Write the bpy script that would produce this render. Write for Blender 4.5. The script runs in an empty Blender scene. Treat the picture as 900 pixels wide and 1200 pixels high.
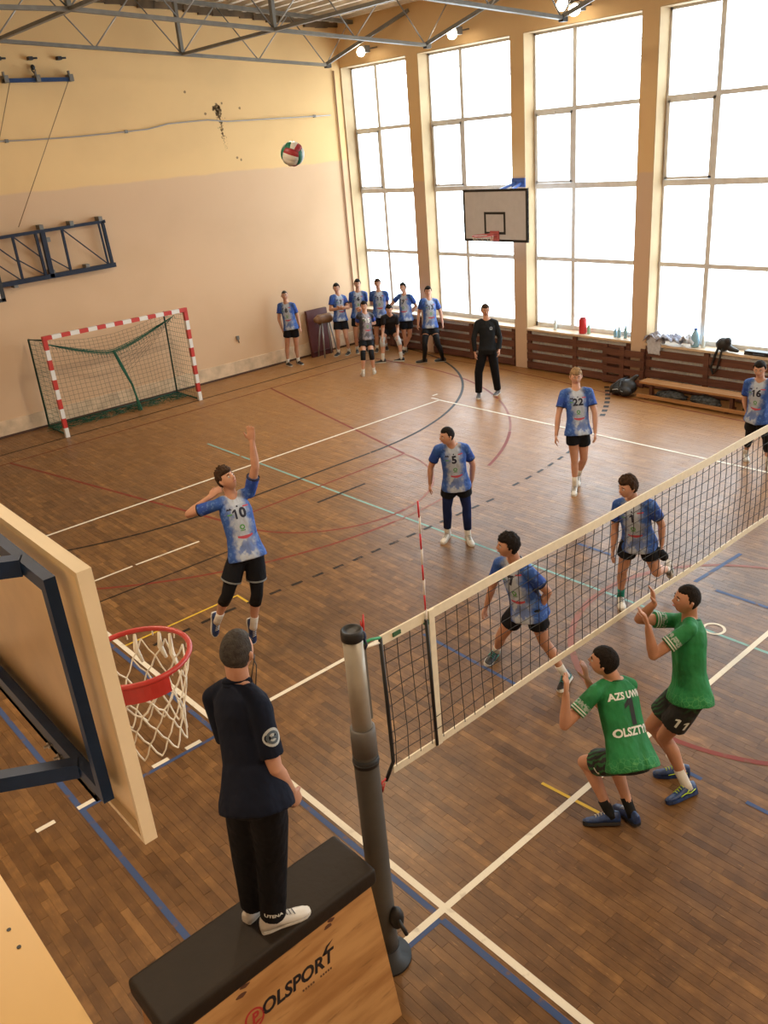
import bpy, bmesh, math, random
from mathutils import Vector, Matrix, noise
from mathutils.bvhtree import BVHTree
random.seed(7)
SC = bpy.context.scene
COL = SC.collection
PI = math.pi

# ------------------------------------------------------------------ camera
cam_d = bpy.data.cameras.new('camera')
cam = bpy.data.objects.new('camera', cam_d)
COL.objects.link(cam)
CR = Vector((0.74372994, -0.66360503, -0.08058616))     # image right
CD = Vector((-0.32182874, -0.24978408, -0.91325472))    # image down
CF = Vector((0.58591129, 0.70514982, -0.39933907))      # view direction
m = Matrix((CR, -CD, -CF)).transposed().to_4x4()
m.translation = Vector((-2.9301, -3.2394, 4.9971))
cam.matrix_world = m
cam_d.sensor_fit = 'HORIZONTAL'
cam_d.sensor_width = 36.0
cam_d.lens = 990.275 / 900.0 * 36.0
cam_d.clip_start = 0.05
cam_d.clip_end = 500
SC.camera = cam

# ------------------------------------------------------------------ view
SC.view_settings.view_transform = 'Standard'
SC.view_settings.look = 'None'
SC.view_settings.gamma = 1.0
SC.view_settings.use_curve_mapping = False
SC.view_settings.exposure = 0.30

# ------------------------------------------------------------------ world: bright overcast sky
W = bpy.data.worlds.new('sky')
SC.world = W
W.use_nodes = True
wn = W.node_tree.nodes; wl = W.node_tree.links
wn.clear()
bg = wn.new('ShaderNodeBackground'); out = wn.new('ShaderNodeOutputWorld')
bg.inputs['Color'].default_value = (0.86, 0.93, 1.0, 1)
bg.inputs['Strength'].default_value = 6.5
wl.new(bg.outputs[0], out.inputs[0])

# ------------------------------------------------------------------ window bays (used by light portals and by the walls)
XP, XW, XO = 11.95, 12.30, 12.46       # pier face, glass plane, outer face of the window wall
YE = 14.87                             # end wall
ZS, ZH = 0.92, 6.76                    # sill and head of the windows
PITCH = 3.035
BAYS = [(12.50, 14.85)]
for k in range(8):
    BAYS.append((9.42 - k * PITCH, 12.12 - k * PITCH))
for i, (y0, y1) in enumerate(BAYS):
    ld = bpy.data.lights.new('window_portal', 'AREA')
    ld.shape = 'RECTANGLE'; ld.size = y1 - y0; ld.size_y = ZH - ZS
    ld.cycles.is_portal = True
    lo = bpy.data.objects.new('window_portal', ld)
    COL.objects.link(lo)
    lo.location = (XO + 0.02, (y0 + y1) / 2, (ZS + ZH) / 2)
    lo.rotation_euler = (0, PI / 2, 0)
    lo.rotation_euler = Vector((-1, 0, 0)).to_track_quat('-Z', 'Y').to_euler()
# warm fill lamps, added under the roof out of view
for (x, y, e) in ((1.5, -4.5, 190), (-1.9, 3.5, 210), (6.0, -7.0, 160), (4.5, 6.5, 240)):
    ld = bpy.data.lights.new('fill_lamp_light', 'AREA')
    ld.shape = 'DISK'; ld.size = 0.5; ld.energy = e; ld.color = (1.0, 0.80, 0.56)
    lo = bpy.data.objects.new('fill_lamp_light', ld)
    COL.objects.link(lo)
    lo.location = (x, y, 7.55)

# ------------------------------------------------------------------ materials
MATS = {}
def nodemat(name):
    m = bpy.data.materials.new(name); m.use_nodes = True
    nt = m.node_tree
    b = nt.nodes['Principled BSDF']
    MATS[name] = m
    return m, nt, b
def N(nt, t, **k):
    n = nt.nodes.new(t)
    for a, v in k.items(): setattr(n, a, v)
    return n
def mat(name, col, rough=0.5, metal=0.0, var=0.0, scale=8.0, bump=0.0, bscale=60.0, emis=None, spec=None, coord='Object'):
    if name in MATS: return MATS[name]
    m, nt, b = nodemat(name)
    b.inputs['Base Color'].default_value = (*col, 1)
    b.inputs['Roughness'].default_value = rough
    b.inputs['Metallic'].default_value = metal
    if spec is not None: b.inputs['Specular IOR Level'].default_value = spec
    tc = N(nt, 'ShaderNodeTexCoord')
    if var > 0:
        n = N(nt, 'ShaderNodeTexNoise'); n.inputs['Scale'].default_value = scale; n.inputs['Detail'].default_value = 5
        nt.links.new(tc.outputs[coord], n.inputs['Vector'])
        mr = N(nt, 'ShaderNodeMapRange'); mr.inputs['From Min'].default_value = .3; mr.inputs['From Max'].default_value = .7
        mr.inputs['To Min'].default_value = 1 - var; mr.inputs['To Max'].default_value = 1 + var
        nt.links.new(n.outputs['Fac'], mr.inputs['Value'])
        hs = N(nt, 'ShaderNodeHueSaturation'); hs.inputs['Color'].default_value = (*col, 1)
        nt.links.new(mr.outputs[0], hs.inputs['Value'])
        nt.links.new(hs.outputs[0], b.inputs['Base Color'])
    if bump > 0:
        n2 = N(nt, 'ShaderNodeTexNoise'); n2.inputs['Scale'].default_value = bscale; n2.inputs['Detail'].default_value = 4
        nt.links.new(tc.outputs[coord], n2.inputs['Vector'])
        bp = N(nt, 'ShaderNodeBump'); bp.inputs['Strength'].default_value = bump; bp.inputs['Distance'].default_value = 0.01
        nt.links.new(n2.outputs['Fac'], bp.inputs['Height'])
        nt.links.new(bp.outputs[0], b.inputs['Normal'])
    if emis:
        b.inputs['Emission Color'].default_value = (*emis[0], 1)
        b.inputs['Emission Strength'].default_value = emis[1]
    return m
def math_(nt, op, a, b=None, c=None):
    n = N(nt, 'ShaderNodeMath', operation=op)
    for i, v in enumerate((a, b, c)):
        if v is None: continue
        if isinstance(v, (int, float)): n.inputs[i].default_value = v
        else: nt.links.new(v, n.inputs[i])
    return n.outputs[0]
def mixc(nt, fac, a, b):
    n = N(nt, 'ShaderNodeMix', data_type='RGBA')
    for i, v in ((0, fac), (6, a), (7, b)):
        if isinstance(v, (int, float)): n.inputs[i].default_value = v
        elif isinstance(v, tuple): n.inputs[i].default_value = (*v, 1)
        else: nt.links.new(v, n.inputs[i])
    return n.outputs[2]
def smooth(nt, v, a, b):
    n = N(nt, 'ShaderNodeMapRange', interpolation_type='SMOOTHSTEP')
    nt.links.new(v, n.inputs['Value'])
    n.inputs['From Min'].default_value = a; n.inputs['From Max'].default_value = b
    return n.outputs[0]
def tnoise(nt, vec, scale, detail=4, rough=.5, stretch=None, typ='ShaderNodeTexNoise'):
    n = N(nt, typ); n.inputs['Scale'].default_value = scale
    if 'Detail' in n.inputs: n.inputs['Detail'].default_value = detail
    if stretch:
        mp = N(nt, 'ShaderNodeMapping'); mp.inputs['Scale'].default_value = stretch
        nt.links.new(vec, mp.inputs['Vector']); vec = mp.outputs[0]
    nt.links.new(vec, n.inputs['Vector'])
    return n.outputs[0]

def floor_mat():
    m, nt, b = nodemat('parquet')
    geo = N(nt, 'ShaderNodeNewGeometry'); P = geo.outputs['Position']
    at = N(nt, 'ShaderNodeAttribute', attribute_name='tone')
    ramp = N(nt, 'ShaderNodeValToRGB')
    cr = ramp.color_ramp; cr.elements[0].position = 0; cr.elements[0].color = (.085, .039, .013, 1)
    cr.elements[1].position = 1; cr.elements[1].color = (.27, .135, .045, 1)
    e = cr.elements.new(.35); e.color = (.135, .064, .022, 1)
    e = cr.elements.new(.7); e.color = (.185, .090, .030, 1)
    grain = tnoise(nt, P, 14, 6, stretch=(5, .5, 1))
    fac = math_(nt, 'ADD', at.outputs['Fac'], math_(nt, 'MULTIPLY', math_(nt, 'SUBTRACT', grain, .5), .7))
    mot = tnoise(nt, P, 7, 5, rough=.65)
    fac = math_(nt, 'ADD', math_(nt, 'MULTIPLY', fac, .8), math_(nt, 'MULTIPLY', math_(nt, 'SUBTRACT', mot, .42), 1.3))
    nt.links.new(fac, ramp.inputs[0])
    wear = smooth(nt, tnoise(nt, P, .9, 6), .42, .66)
    c = mixc(nt, math_(nt, 'MULTIPLY', wear, .38), ramp.outputs[0], (.10, .056, .030))
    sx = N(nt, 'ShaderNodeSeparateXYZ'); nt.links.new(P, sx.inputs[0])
    orange_mix = smooth(nt, math_(nt, 'ADD', math_(nt, 'MULTIPLY', sx.outputs[1], .6), math_(nt, 'MULTIPLY', sx.outputs[0], 1.3)), 6.0, 18.0)          # blends to a brighter orange towards the windows and the goal end
    c = mixc(nt, math_(nt, 'MULTIPLY', orange_mix, .50), c, (.46, .21, .062))
    fl = smooth(nt, tnoise(nt, P, 30, 4, stretch=(2.4, .35, 1)), .62, .74)
    c = mixc(nt, math_(nt, 'MULTIPLY', fl, .35), c, (.46, .25, .10))
    nt.links.new(c, b.inputs['Base Color'])
    r = math_(nt, 'ADD', .27, math_(nt, 'MULTIPLY', tnoise(nt, P, 3.0, 5), .22))
    nt.links.new(r, b.inputs['Roughness'])
    b.inputs['Specular IOR Level'].default_value = .34
    bp = N(nt, 'ShaderNodeBump'); bp.inputs['Strength'].default_value = .12; bp.inputs['Distance'].default_value = .004
    nt.links.new(grain, bp.inputs['Height']); nt.links.new(bp.outputs[0], b.inputs['Normal'])
    return m
def wall_mat(name, lower, upper, zc):
    m, nt, b = nodemat(name)
    geo = N(nt, 'ShaderNodeNewGeometry'); P = geo.outputs['Position']
    sx = N(nt, 'ShaderNodeSeparateXYZ'); nt.links.new(P, sx.inputs[0])
    z = math_(nt, 'ADD', sx.outputs[2], math_(nt, 'MULTIPLY', math_(nt, 'SUBTRACT', tnoise(nt, P, 1.5, 3), .5), .10))
    c = mixc(nt, smooth(nt, z, zc - .03, zc + .03), lower, upper)
    n1 = smooth(nt, tnoise(nt, P, .7, 6), .40, .75)
    c = mixc(nt, math_(nt, 'MULTIPLY', n1, .16), c, (.42, .27, .14))
    nt.links.new(c, b.inputs['Base Color']); b.inputs['Roughness'].default_value = .75
    b.inputs['Specular IOR Level'].default_value = .25
    bp = N(nt, 'ShaderNodeBump'); bp.inputs['Strength'].default_value = .15; bp.inputs['Distance'].default_value = .01
    nt.links.new(tnoise(nt, P, 40, 4), bp.inputs['Height']); nt.links.new(bp.outputs[0], b.inputs['Normal'])
    return m
def wood_mat(name, c1, c2, rough=.5, stretch=(1, 14, 14), scale=1.6):
    m, nt, b = nodemat(name)
    tc = N(nt, 'ShaderNodeTexCoord')
    f = tnoise(nt, tc.outputs['Object'], scale, 7, stretch=stretch)
    c = mixc(nt, smooth(nt, f, .35, .65), c1, c2)
    f2 = tnoise(nt, tc.outputs['Object'], scale * 3, 3, stretch=stretch)
    c = mixc(nt, math_(nt, 'MULTIPLY', smooth(nt, f2, .6, .75), .5), c, tuple(v * .45 for v in c1))
    nt.links.new(c, b.inputs['Base Color']); b.inputs['Roughness'].default_value = rough
    return m
def glass_mat():
    m = bpy.data.materials.new('window_glass'); m.use_nodes = True; nt = m.node_tree; nt.nodes.clear()
    o = N(nt, 'ShaderNodeOutputMaterial'); t = N(nt, 'ShaderNodeBsdfTransparent'); g = N(nt, 'ShaderNodeBsdfGlossy')
    g.inputs['Roughness'].default_value = .03; t.inputs['Color'].default_value = (.93, .96, .96, 1)
    lw = N(nt, 'ShaderNodeLayerWeight'); lw.inputs['Blend'].default_value = .5
    mx = N(nt, 'ShaderNodeMixShader')
    nt.links.new(math_(nt, 'ADD', .035, math_(nt, 'MULTIPLY', math_(nt, 'POWER', lw.outputs['Facing'], 5), .9)), mx.inputs[0]); nt.links.new(t.outputs[0], mx.inputs[1]); nt.links.new(g.outputs[0], mx.inputs[2])
    nt.links.new(mx.outputs[0], o.inputs[0])
    MATS['glass'] = m
    return m
FLOOR = floor_mat()
WALL = wall_mat('plaster_end', (.655, .445, .275), (.76, .515, .245), 4.66)
WALLR = wall_mat('plaster_window_wall', (.62, .45, .32), (.70, .48, .25), 4.1)
GLASS = glass_mat()
M_frame = mat('window_frame_paint', (.72, .73, .74), .5, var=.10, scale=6)
M_sill = mat('sill_paint', (.60, .46, .32), .45, var=.08)
M_slat = wood_mat('dark_slat_wood', (.095, .036, .024), (.14, .055, .036), .45, stretch=(14, 1.2, 14))
M_rad = mat('radiator_enamel', (.80, .80, .80), .4)
M_steel = mat('grey_steel_paint', (.16, .15, .13), .5, .2, var=.15)
M_thin = mat('pale_steel', (.34, .32, .29), .45, .3)
M_blue = mat('navy_steel_paint', (.012, .040, .125), .45, var=.15, scale=10, spec=.25)
M_black = mat('black_rubber', (.012, .012, .013), .5)
M_white = mat('white_paint', (.78, .77, .73), .45, var=.05)
M_red = mat('red_paint', (.52, .035, .03), .42, var=.08)

# ------------------------------------------------------------------ mesh builder
class MB:
    def __init__(s): s.v = []; s.f = []; s.mi = []; s.sm = []
    def add(s, vs, fs, mi=0, sm=False):
        o = len(s.v); s.v += [tuple(v) for v in vs]
        for f in fs: s.f.append(tuple(i + o for i in f)); s.mi.append(mi); s.sm.append(sm)
    def box(s, a, b, mi=0):
        x0, y0, z0 = a; x1, y1, z1 = b
        vs = [(x0,y0,z0),(x1,y0,z0),(x1,y1,z0),(x0,y1,z0),(x0,y0,z1),(x1,y0,z1),(x1,y1,z1),(x0,y1,z1)]
        s.add(vs, [(3,2,1,0),(4,5,6,7),(0,1,5,4),(1,2,6,5),(2,3,7,6),(3,0,4,7)], mi)
    def bar(s, p, q, w, h=None, up=(0,0,1), mi=0):
        h = h or w; p = Vector(p); q = Vector(q); d = (q - p).normalized(); u = Vector(up)
        sd = d.cross(u)
        if sd.length < 1e-3: sd = d.cross(Vector((1,0,0)))
        sd.normalize(); u = sd.cross(d).normalized()
        vs = [c + sd * a * w / 2 + u * b * h / 2 for c in (p, q) for a, b in ((-1,-1),(1,-1),(1,1),(-1,1))]
        s.add(vs, [(3,2,1,0),(4,5,6,7),(0,1,5,4),(1,2,6,5),(2,3,7,6),(3,0,4,7)], mi)
    def loft(s, rings, cap=(True, True), sm=True, mi=0):
        n = len(rings[0]); vs = [v for r in rings for v in r]; fs = []
        o = len(s.v); s.v += [tuple(v) for v in vs]
        for i in range(len(rings) - 1):
            for j in range(n):
                s.f.append((o+i*n+j, o+i*n+(j+1)%n, o+(i+1)*n+(j+1)%n, o+(i+1)*n+j)); s.mi.append(mi); s.sm.append(sm)
        if cap[0]: s.f.append(tuple(o+j for j in reversed(range(n)))); s.mi.append(mi); s.sm.append(False)
        if cap[1]: s.f.append(tuple(o+(len(rings)-1)*n+j for j in range(n))); s.mi.append(mi); s.sm.append(False)
    def tube(s, pts, r, n=8, cap=True, mi=0, closed=False, ref=None, flat=1.0, roundend=False):
        pts = [Vector(p) for p in pts]; m_ = len(pts)
        rs = list(r) if isinstance(r, (list, tuple)) else [r] * m_
        if roundend:
            d0 = (pts[0] - pts[1]).normalized(); d1 = (pts[-1] - pts[-2]).normalized()
            r0, r1 = rs[0], rs[-1]; P = []; Q = []
            for a in (80, 55, 28): P.append(pts[0] + d0 * r0 * math.sin(math.radians(a))); Q.append(r0 * math.cos(math.radians(a)))
            P += pts; Q += rs
            for a in (28, 55, 80): P.append(pts[-1] + d1 * r1 * math.sin(math.radians(a))); Q.append(r1 * math.cos(math.radians(a)))
            pts, rs, m_ = P, Q, len(P)
        rings = []; prev = Vector(ref) if ref else None
        for i in range(m_):
            if closed: d = pts[(i+1) % m_] - pts[i-1]
            else: d = pts[min(i+1, m_-1)] - pts[max(i-1, 0)]
            d.normalize()
            if prev is None:
                prev = Vector((0,0,1)) if abs(d.z) < .9 else Vector((1,0,0))
            a = (prev - d * prev.dot(d))
            if a.length < 1e-5: a = d.orthogonal()
            a.normalize(); b = d.cross(a); prev = a
            rings.append([pts[i] + a * rs[i] * math.cos(t) + b * rs[i] * flat * math.sin(t) for t in [2*PI*k/n for k in range(n)]])
        if closed:
            rings.append(rings[0]); s.loft(rings, (False, False), True, mi)
        else: s.loft(rings, (cap, cap), True, mi)
    def sphere(s, c, r, nu=12, nv=8, mi=0, fn=None):
        c = Vector(c); rr = r if isinstance(r, (tuple, list)) else (r, r, r)
        rings = []
        for i in range(nv + 1):
            th = PI * (i + (.02 if i == 0 else -.02 if i == nv else 0)) / nv
            ring = []
            for j in range(nu):
                ph = 2 * PI * j / nu
                p = Vector((math.sin(th) * math.cos(ph), math.sin(th) * math.sin(ph), -math.cos(th)))
                q = Vector((p.x * rr[0], p.y * rr[1], p.z * rr[2]))
                if fn: q = fn(p, q)
                ring.append(c + q)
            rings.append(ring)
        s.loft(rings, (True, True), True, mi)
    def lathe(s, c, prof, n=16, mi=0, axis='z'):
        c = Vector(c)
        s.loft([[c + Vector((r*math.cos(2*PI*k/n), r*math.sin(2*PI*k/n), z)) for k in range(n)] for r, z in prof], (True, True), True, mi)
    def mesh(s, name):
        me = bpy.data.meshes.new(name); me.from_pydata(s.v, [], s.f)
        me.polygons.foreach_set('use_smooth', s.sm); me.polygons.foreach_set('material_index', s.mi)
        me.update(); return me
    def build(s, name, mats, parent=None, loc=None):
        """verts are in world space; the object origin goes to loc (or the parent's location)"""
        if loc is None: loc = world_loc(parent) if parent else (0, 0, 0)
        L = Vector(loc)
        if L.length > 0: s.v = [(v[0]-L.x, v[1]-L.y, v[2]-L.z) for v in s.v]
        me = s.mesh(name)
        for m in (mats if isinstance(mats, (list, tuple)) else [mats]): me.materials.append(m)
        o = bpy.data.objects.new(name, me); COL.objects.link(o)
        if parent: o.parent = parent; o['_w'] = list(L); o.location = L - Vector(world_loc(parent))
        else: o.location = L; o['_w'] = list(L)
        return o
def world_loc(o): return tuple(o['_w'])
def empty(name, loc=(0, 0, 0)):
    o = bpy.data.objects.new(name, None); COL.objects.link(o); o.location = loc; o['_w'] = list(loc); o.empty_display_size = .1
    return o
def tag(o, label, cat, group=None, kind=None):
    if label: o['label'] = label
    if cat: o['category'] = cat
    if group: o['group'] = group
    if kind: o['kind'] = kind
    return o
def thing(name, label, cat, loc=(0, 0, 0), group=None): return tag(empty(name, loc), label, cat, group)
def structure(o): o['kind'] = 'structure'; return o
def copy_tree(o, parent=None):
    c = o.copy(); COL.objects.link(c)
    if parent: c.parent = parent
    for ch in o.children: copy_tree(ch, c)
    return c
def plate(center, nrm, up, w, h, t): 
    pass

# ================================================================== SETTING
fl = MB(); fl.box((-6, -14, -.25), (XO, YE + .2, -.006))
floor = structure(fl.build('floor', mat('floor_joint', (.30, .17, .07), .6)))

def proj(p):
    q = Vector(p) - cam.matrix_world.translation
    z = q.dot(CF)
    return (450 + 990.275 * q.dot(CR) / z, 600 + 990.275 * q.dot(CD) / z, z)
# parquet strips laid along the court: each one a plank with its own tone
rng = random.Random(3)
planks = []
xw = .0655
x = -2.8; row = 0
while x < XP - .02:
    y = -5.2 - rng.random() * .42
    while y < YE:
        L = rng.choice((.36, .42, .42, .46))
        y1 = min(y + L, YE - .01)
        t = rng.betavariate(2.2, 2.4)
        planks.append((x, y, min(x + xw, XP), y1, t)); y = y1
        if y1 >= YE - .01: break
    x += xw
inview = []
for i, p in enumerate(planks):
    u, v, z = proj(((p[0]+p[2])/2, (p[1]+p[3])/2, 0))
    if z > 0 and -20 < u < 920 and v < 1215: inview.append((z, i))
inview.sort(); near = set(i for z, i in inview[:300])
def plank_mesh(ps, name):
    g = .0010; v = []; f = []; tone = []
    for (x0, y0, x1, y1, t) in ps:
        h = rng.uniform(-.0006, .0006); o = len(v)
        v += [(x0+g,y0+g,-.006),(x1-g,y0+g,-.006),(x1-g,y1-g,-.006),(x0+g,y1-g,-.006),(x0+g,y0+g,h),(x1-g,y0+g,h),(x1-g,y1-g,h),(x0+g,y1-g,h)]
        for q in ((4,5,6,7),(0,1,5,4),(1,2,6,5),(2,3,7,6),(3,0,4,7)): f.append(tuple(o+k for k in q)); tone.append(t)
    me = bpy.data.meshes.new(name); me.from_pydata(v, [], f)
    a = me.attributes.new('tone', 'FLOAT', 'FACE'); a.data.foreach_set('value', tone)
    me.materials.append(FLOOR); me.update(); return me
o = bpy.data.objects.new('far_planks', plank_mesh([p for i, p in enumerate(planks) if i not in near], 'far_planks'))
COL.objects.link(o); o.parent = floor; o['kind'] = 'stuff'
for i in sorted(near):
    o = bpy.data.objects.new('plank', plank_mesh([planks[i]], 'plank')); COL.objects.link(o); o.parent = floor

# ------------------------------------------------------------------ court lines (paint on the parquet)
def paint(name, col, wear=.25):
    m, nt, b = nodemat(name)
    geo = N(nt, 'ShaderNodeNewGeometry'); P = geo.outputs['Position']
    f = smooth(nt, tnoise(nt, P, 9, 6), .56, .70)
    g = smooth(nt, tnoise(nt, P, 40, 2, stretch=(8, .8, 1)), .55, .75)
    c = mixc(nt, math_(nt, 'MULTIPLY', math_(nt, 'MAXIMUM', f, math_(nt, 'MULTIPLY', g, .6)), wear), col, (.16, .085, .04))
    nt.links.new(c, b.inputs['Base Color']); b.inputs['Roughness'].default_value = .5; b.inputs['Specular IOR Level'].default_value = .18
    return m
P_white = paint('white_line_paint', (.72, .66, .54), .3)
P_blue = paint('blue_line_paint', (.045, .08, .19), .8)
P_cyan = paint('turquoise_line_paint', (.20, .38, .35), .6)
P_red = paint('red_line_paint', (.20, .035, .022), .75)
P_fade = paint('faded_red_paint', (.26, .10, .075), 1.0)
P_dred = paint('dark_red_line_paint', (.16, .03, .015), .5)
P_black = paint('black_line_paint', (.010, .008, .007), .5)
P_yel = paint('yellow_line_paint', (.62, .40, .04), .3)
LZ = [0.0018]
def line(pts, w, m, label=None):
    LZ[0] += .00002; z = LZ[0]
    b = MB(); pts = [Vector((p[0], p[1], 0)) for p in pts]; L = []; Rr = []
    for i, p in enumerate(pts):
        d = (pts[min(i+1, len(pts)-1)] - pts[max(i-1, 0)]).normalized(); n = Vector((-d.y, d.x, 0))
        L.append(p + n * w / 2); Rr.append(p - n * w / 2)
    vs = [(p.x, p.y, z) for p in L + Rr]; k = len(pts)
    b.add(vs, [(i + k, i + 1 + k, i + 1, i) for i in range(k - 1)])
    o = b.build('court_line', m, floor)
    return o
def arc(cx, cy, r, a0, a1, n=40): return [(cx + r*math.cos(math.radians(a0+(a1-a0)*i/n)), cy + r*math.sin(math.radians(a0+(a1-a0)*i/n))) for i in range(n+1)]
line([(4.46, -5), (4.46, 9.55)], .038, P_cyan); line([(4.46, 9.62), (4.46, 10.75)], .038, P_cyan)
line([(-1.0, 13.68), (11.4, 13.68)], .045, P_black)
line([(-1.0, 13.05), (10.57, 13.05)], .04, P_dred)
line([(1.5, 13.03), (2.68, 7.2)], .05, P_red); line([(7.52, 13.03), (6.32, 7.2)], .05, P_red)
line([(2.68, 7.2), (6.32, 7.2)], .04, P_red)
line(arc(4.5, 7.2, 1.8, 180, 275), .04, P_red); line(arc(4.5, 7.2, 1.8, 275, 360), .035, P_fade)
line([(10.75, 13.05), (10.75, 11.45)] + arc(4.5, 11.45, 6.25, 0, -33, 20), .05, P_red)
line(arc(4.5, 11.45, 6.25, -34, -53, 12), .045, P_fade); line(arc(4.5, 11.45, 6.25, -53, -69, 12), .055, P_red); line(arc(4.5, 11.45, 6.25, -74, -92, 14), .035, P_fade)
line(arc(4.5, 11.45, 6.25, -92, -180, 40) + [(-1.75, 13.05)], .045, P_red)
line(arc(6, 13.68, 5.95, 0, -90), .055, P_black)
line([(3.02, 7.73), (5.98, 7.73)], .05, P_black)
line(arc(3, 13.68, 5.95, -90, -150), .05, P_black)
line([(.25, 6.36), (2.2, 6.30)], .03, P_black); line([(4.0, 6.68), (4.97, 6.68)], .05, P_black)
line([(.4, 6.97), (1.03, 6.97)], .035, P_white); line([(1.08, 6.97), (2.05, 6.93)], .035, P_white)
line([(10.95, -3.0), (11.0, 3.0), (11.1, 5.5), (11.45, 8.0), (11.62, 10.0), (11.62, 12.0)], .035, P_dred)
line([(0, 5.12), (1.55, 5.12)], .03, P_yel); line([(1.535, 5.12), (1.53, 4.83)], .03, P_yel)
line([(1.46, .30), (1.50, -.24)], .03, P_yel)
line(arc(4.46, 0, 1.8, 60, 178, 24), .07, P_fade); line(arc(4.46, 0, 1.8, 180, 300, 30), .055, P_red); line(arc(4.46, 0, 1.8, 300, 420, 24), .05, P_fade)
line([(-.09, 9), (-.075, .02)], .045, P_blue); line([(-.085, -.06), (-.085, -5)], .05, P_blue)
line([(-1.44, 12), (-1.44, -3)], .05, P_blue); line([(-1.42, 2.92), (-.1, 2.92)], .04, P_blue)
line([(-.5, -.045), (-.09, -.045)], .04, P_blue)
line([(2.43, 2.72), (2.38, 1.3)], .04, P_blue); line([(2.38, -.35), (2.38, -.62)], .04, P_blue); line([(2.38, -1.0), (2.38, -1.3)], .04, P_blue)
line([(5.32, 1.12), (6.3, 1.07)], .05, P_blue); line([(5.29, .85), (5.29, .1)], .05, P_blue); line([(5.3, 2.78), (5.3, 2.2)], .05, P_blue)
# nine-metre dashes
def dashes(pts, w, m, on=.155, off=.15, start=0):
    acc = start; seg = []; d_on = True
    P = [Vector((*p, 0)) for p in pts]; cur = [P[0]]; rem = on
    for a, b in zip(P, P[1:]):
        L = (b - a).length; t = 0
        while L - t > rem:
            t += rem; q = a + (b - a) * t / L
            if d_on: cur.append(q); seg.append(cur)
            cur = [q]; d_on = not d_on; rem = on if d_on else off
        rem -= L - t
        if d_on: cur.append(b)
    for s in seg:
        if len(s) > 1 and (s[-1] - s[0]).length > .03: line([(p.x, p.y) for p in s], w, m)
dashes([(.25, 4.87), (1.2, 4.88), (3.0, 4.72), (6.0, 4.62)] , .05, P_black, .16, .155)
dashes(arc(6.0, 13.68, 8.95, -88, -66, 60), .05, P_black, .16, .17)
dashes(arc(6.0, 13.68, 8.95, -64, -50, 40), .10, P_black, .14, .13)
# volleyball court
line([(-.02, 9), (9.02, 9)], .05, P_white); line([(0, 9), (0, -9)], .055, P_white); line([(9, 9), (9, -9)], .05, P_white)
line([(-.47, 0), (9.02, 0)], .055, P_white); line([(0, 3), (9, 3)], .05, P_white); line([(0, -3), (9, -3)], .05, P_white)
for a, b_ in ((-1.82, -1.66), (-1.46, -1.31), (-1.1, -.95), (-.75, -.59), (-.41, -.25)): line([(a, 2.965), (b_, 2.965)], .05, P_white)
line([(9.15, 9.35), (9.3, 9.35)], .05, P_white); line([(9.02, 9.05), (9.02, 9.25)], .05, P_white)
line(arc(4.53, .45, .105, 0, 360, 28), .03, P_white)

# ------------------------------------------------------------------ walls
w = MB(); w.box((-6, YE, 0), (XO, YE + .2, 8.6))
wall_end = structure(w.build('wall_back', WALL))
w = MB()
edges = [-14.0] + sum([[a, b] for a, b in sorted(BAYS)], []) + [YE]
w.box((XW + .02, -14, 0), (XO, YE, ZS - .04))
w.box((XP, -14, ZH), (XO, YE, 8.3))
for k in range(0, len(edges), 2):
    if edges[k + 1] - edges[k] > .05: w.box((XP, edges[k], 0), (XO, edges[k+1], ZH))
structure(w.build('wall_right', WALLR))
w = MB(); w.box((-2.98, -14, 0), (-2.82, YE, 3.82)); structure(w.build('wall_left', WALL))
w = MB(); w.box((-6.2, -14, 0), (-6, YE, 9)); structure(w.build('wall_balcony', WALL))
w = MB(); w.box((-6, -14.2, 0), (XO, -14, 9)); structure(w.build('wall_front', WALL))
w = MB(); w.box((-6, -14, 2.85), (-2.98, YE, 3.0)); structure(w.build('trim_1', mat('balcony_slab', (.4, .36, .3), .7)))
# balcony parapet board
M_ply = wood_mat('pale_plywood', (.80, .50, .175), (.86, .56, .21), .42, stretch=(3, 1, 3), scale=1.2)
t = thing('parapet_board', 'smooth pale plywood board capping the balcony parapet in the near corner', 'board', (-3.0, -1.5, 3.82))
w = MB(); w.box((-3.3, -9, 3.82), (-2.77, 8, 3.90)); w.build('board', M_ply, t)
w = MB()
for y in (-2.06, -2.105):
    w = MB(); w.lathe((-2.80, y, 3.899), [(.0035, 0), (.0035, .002)], 10); w.build('screw', M_black, t)
# plaster skirting and dark strip along the end wall
w = MB()
for k in range(60):
    x0 = -3 + k * .25; h = .35 + .012 * noise.noise(Vector((k * .3, 0, 0)))
    w.box((x0, YE - .035, .03), (x0 + .25, YE, h))
structure(w.build('baseboard_back', mat('old_skirting_plaster', (.62, .46, .30), .8, var=.22, scale=3.5, bump=.4, bscale=20)))
w = MB(); w.box((-3, YE - .05, 0), (XP, YE - .03, .045)); structure(w.build('trim_2', mat('dark_strip', (.07, .03, .015), .5)))
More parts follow.
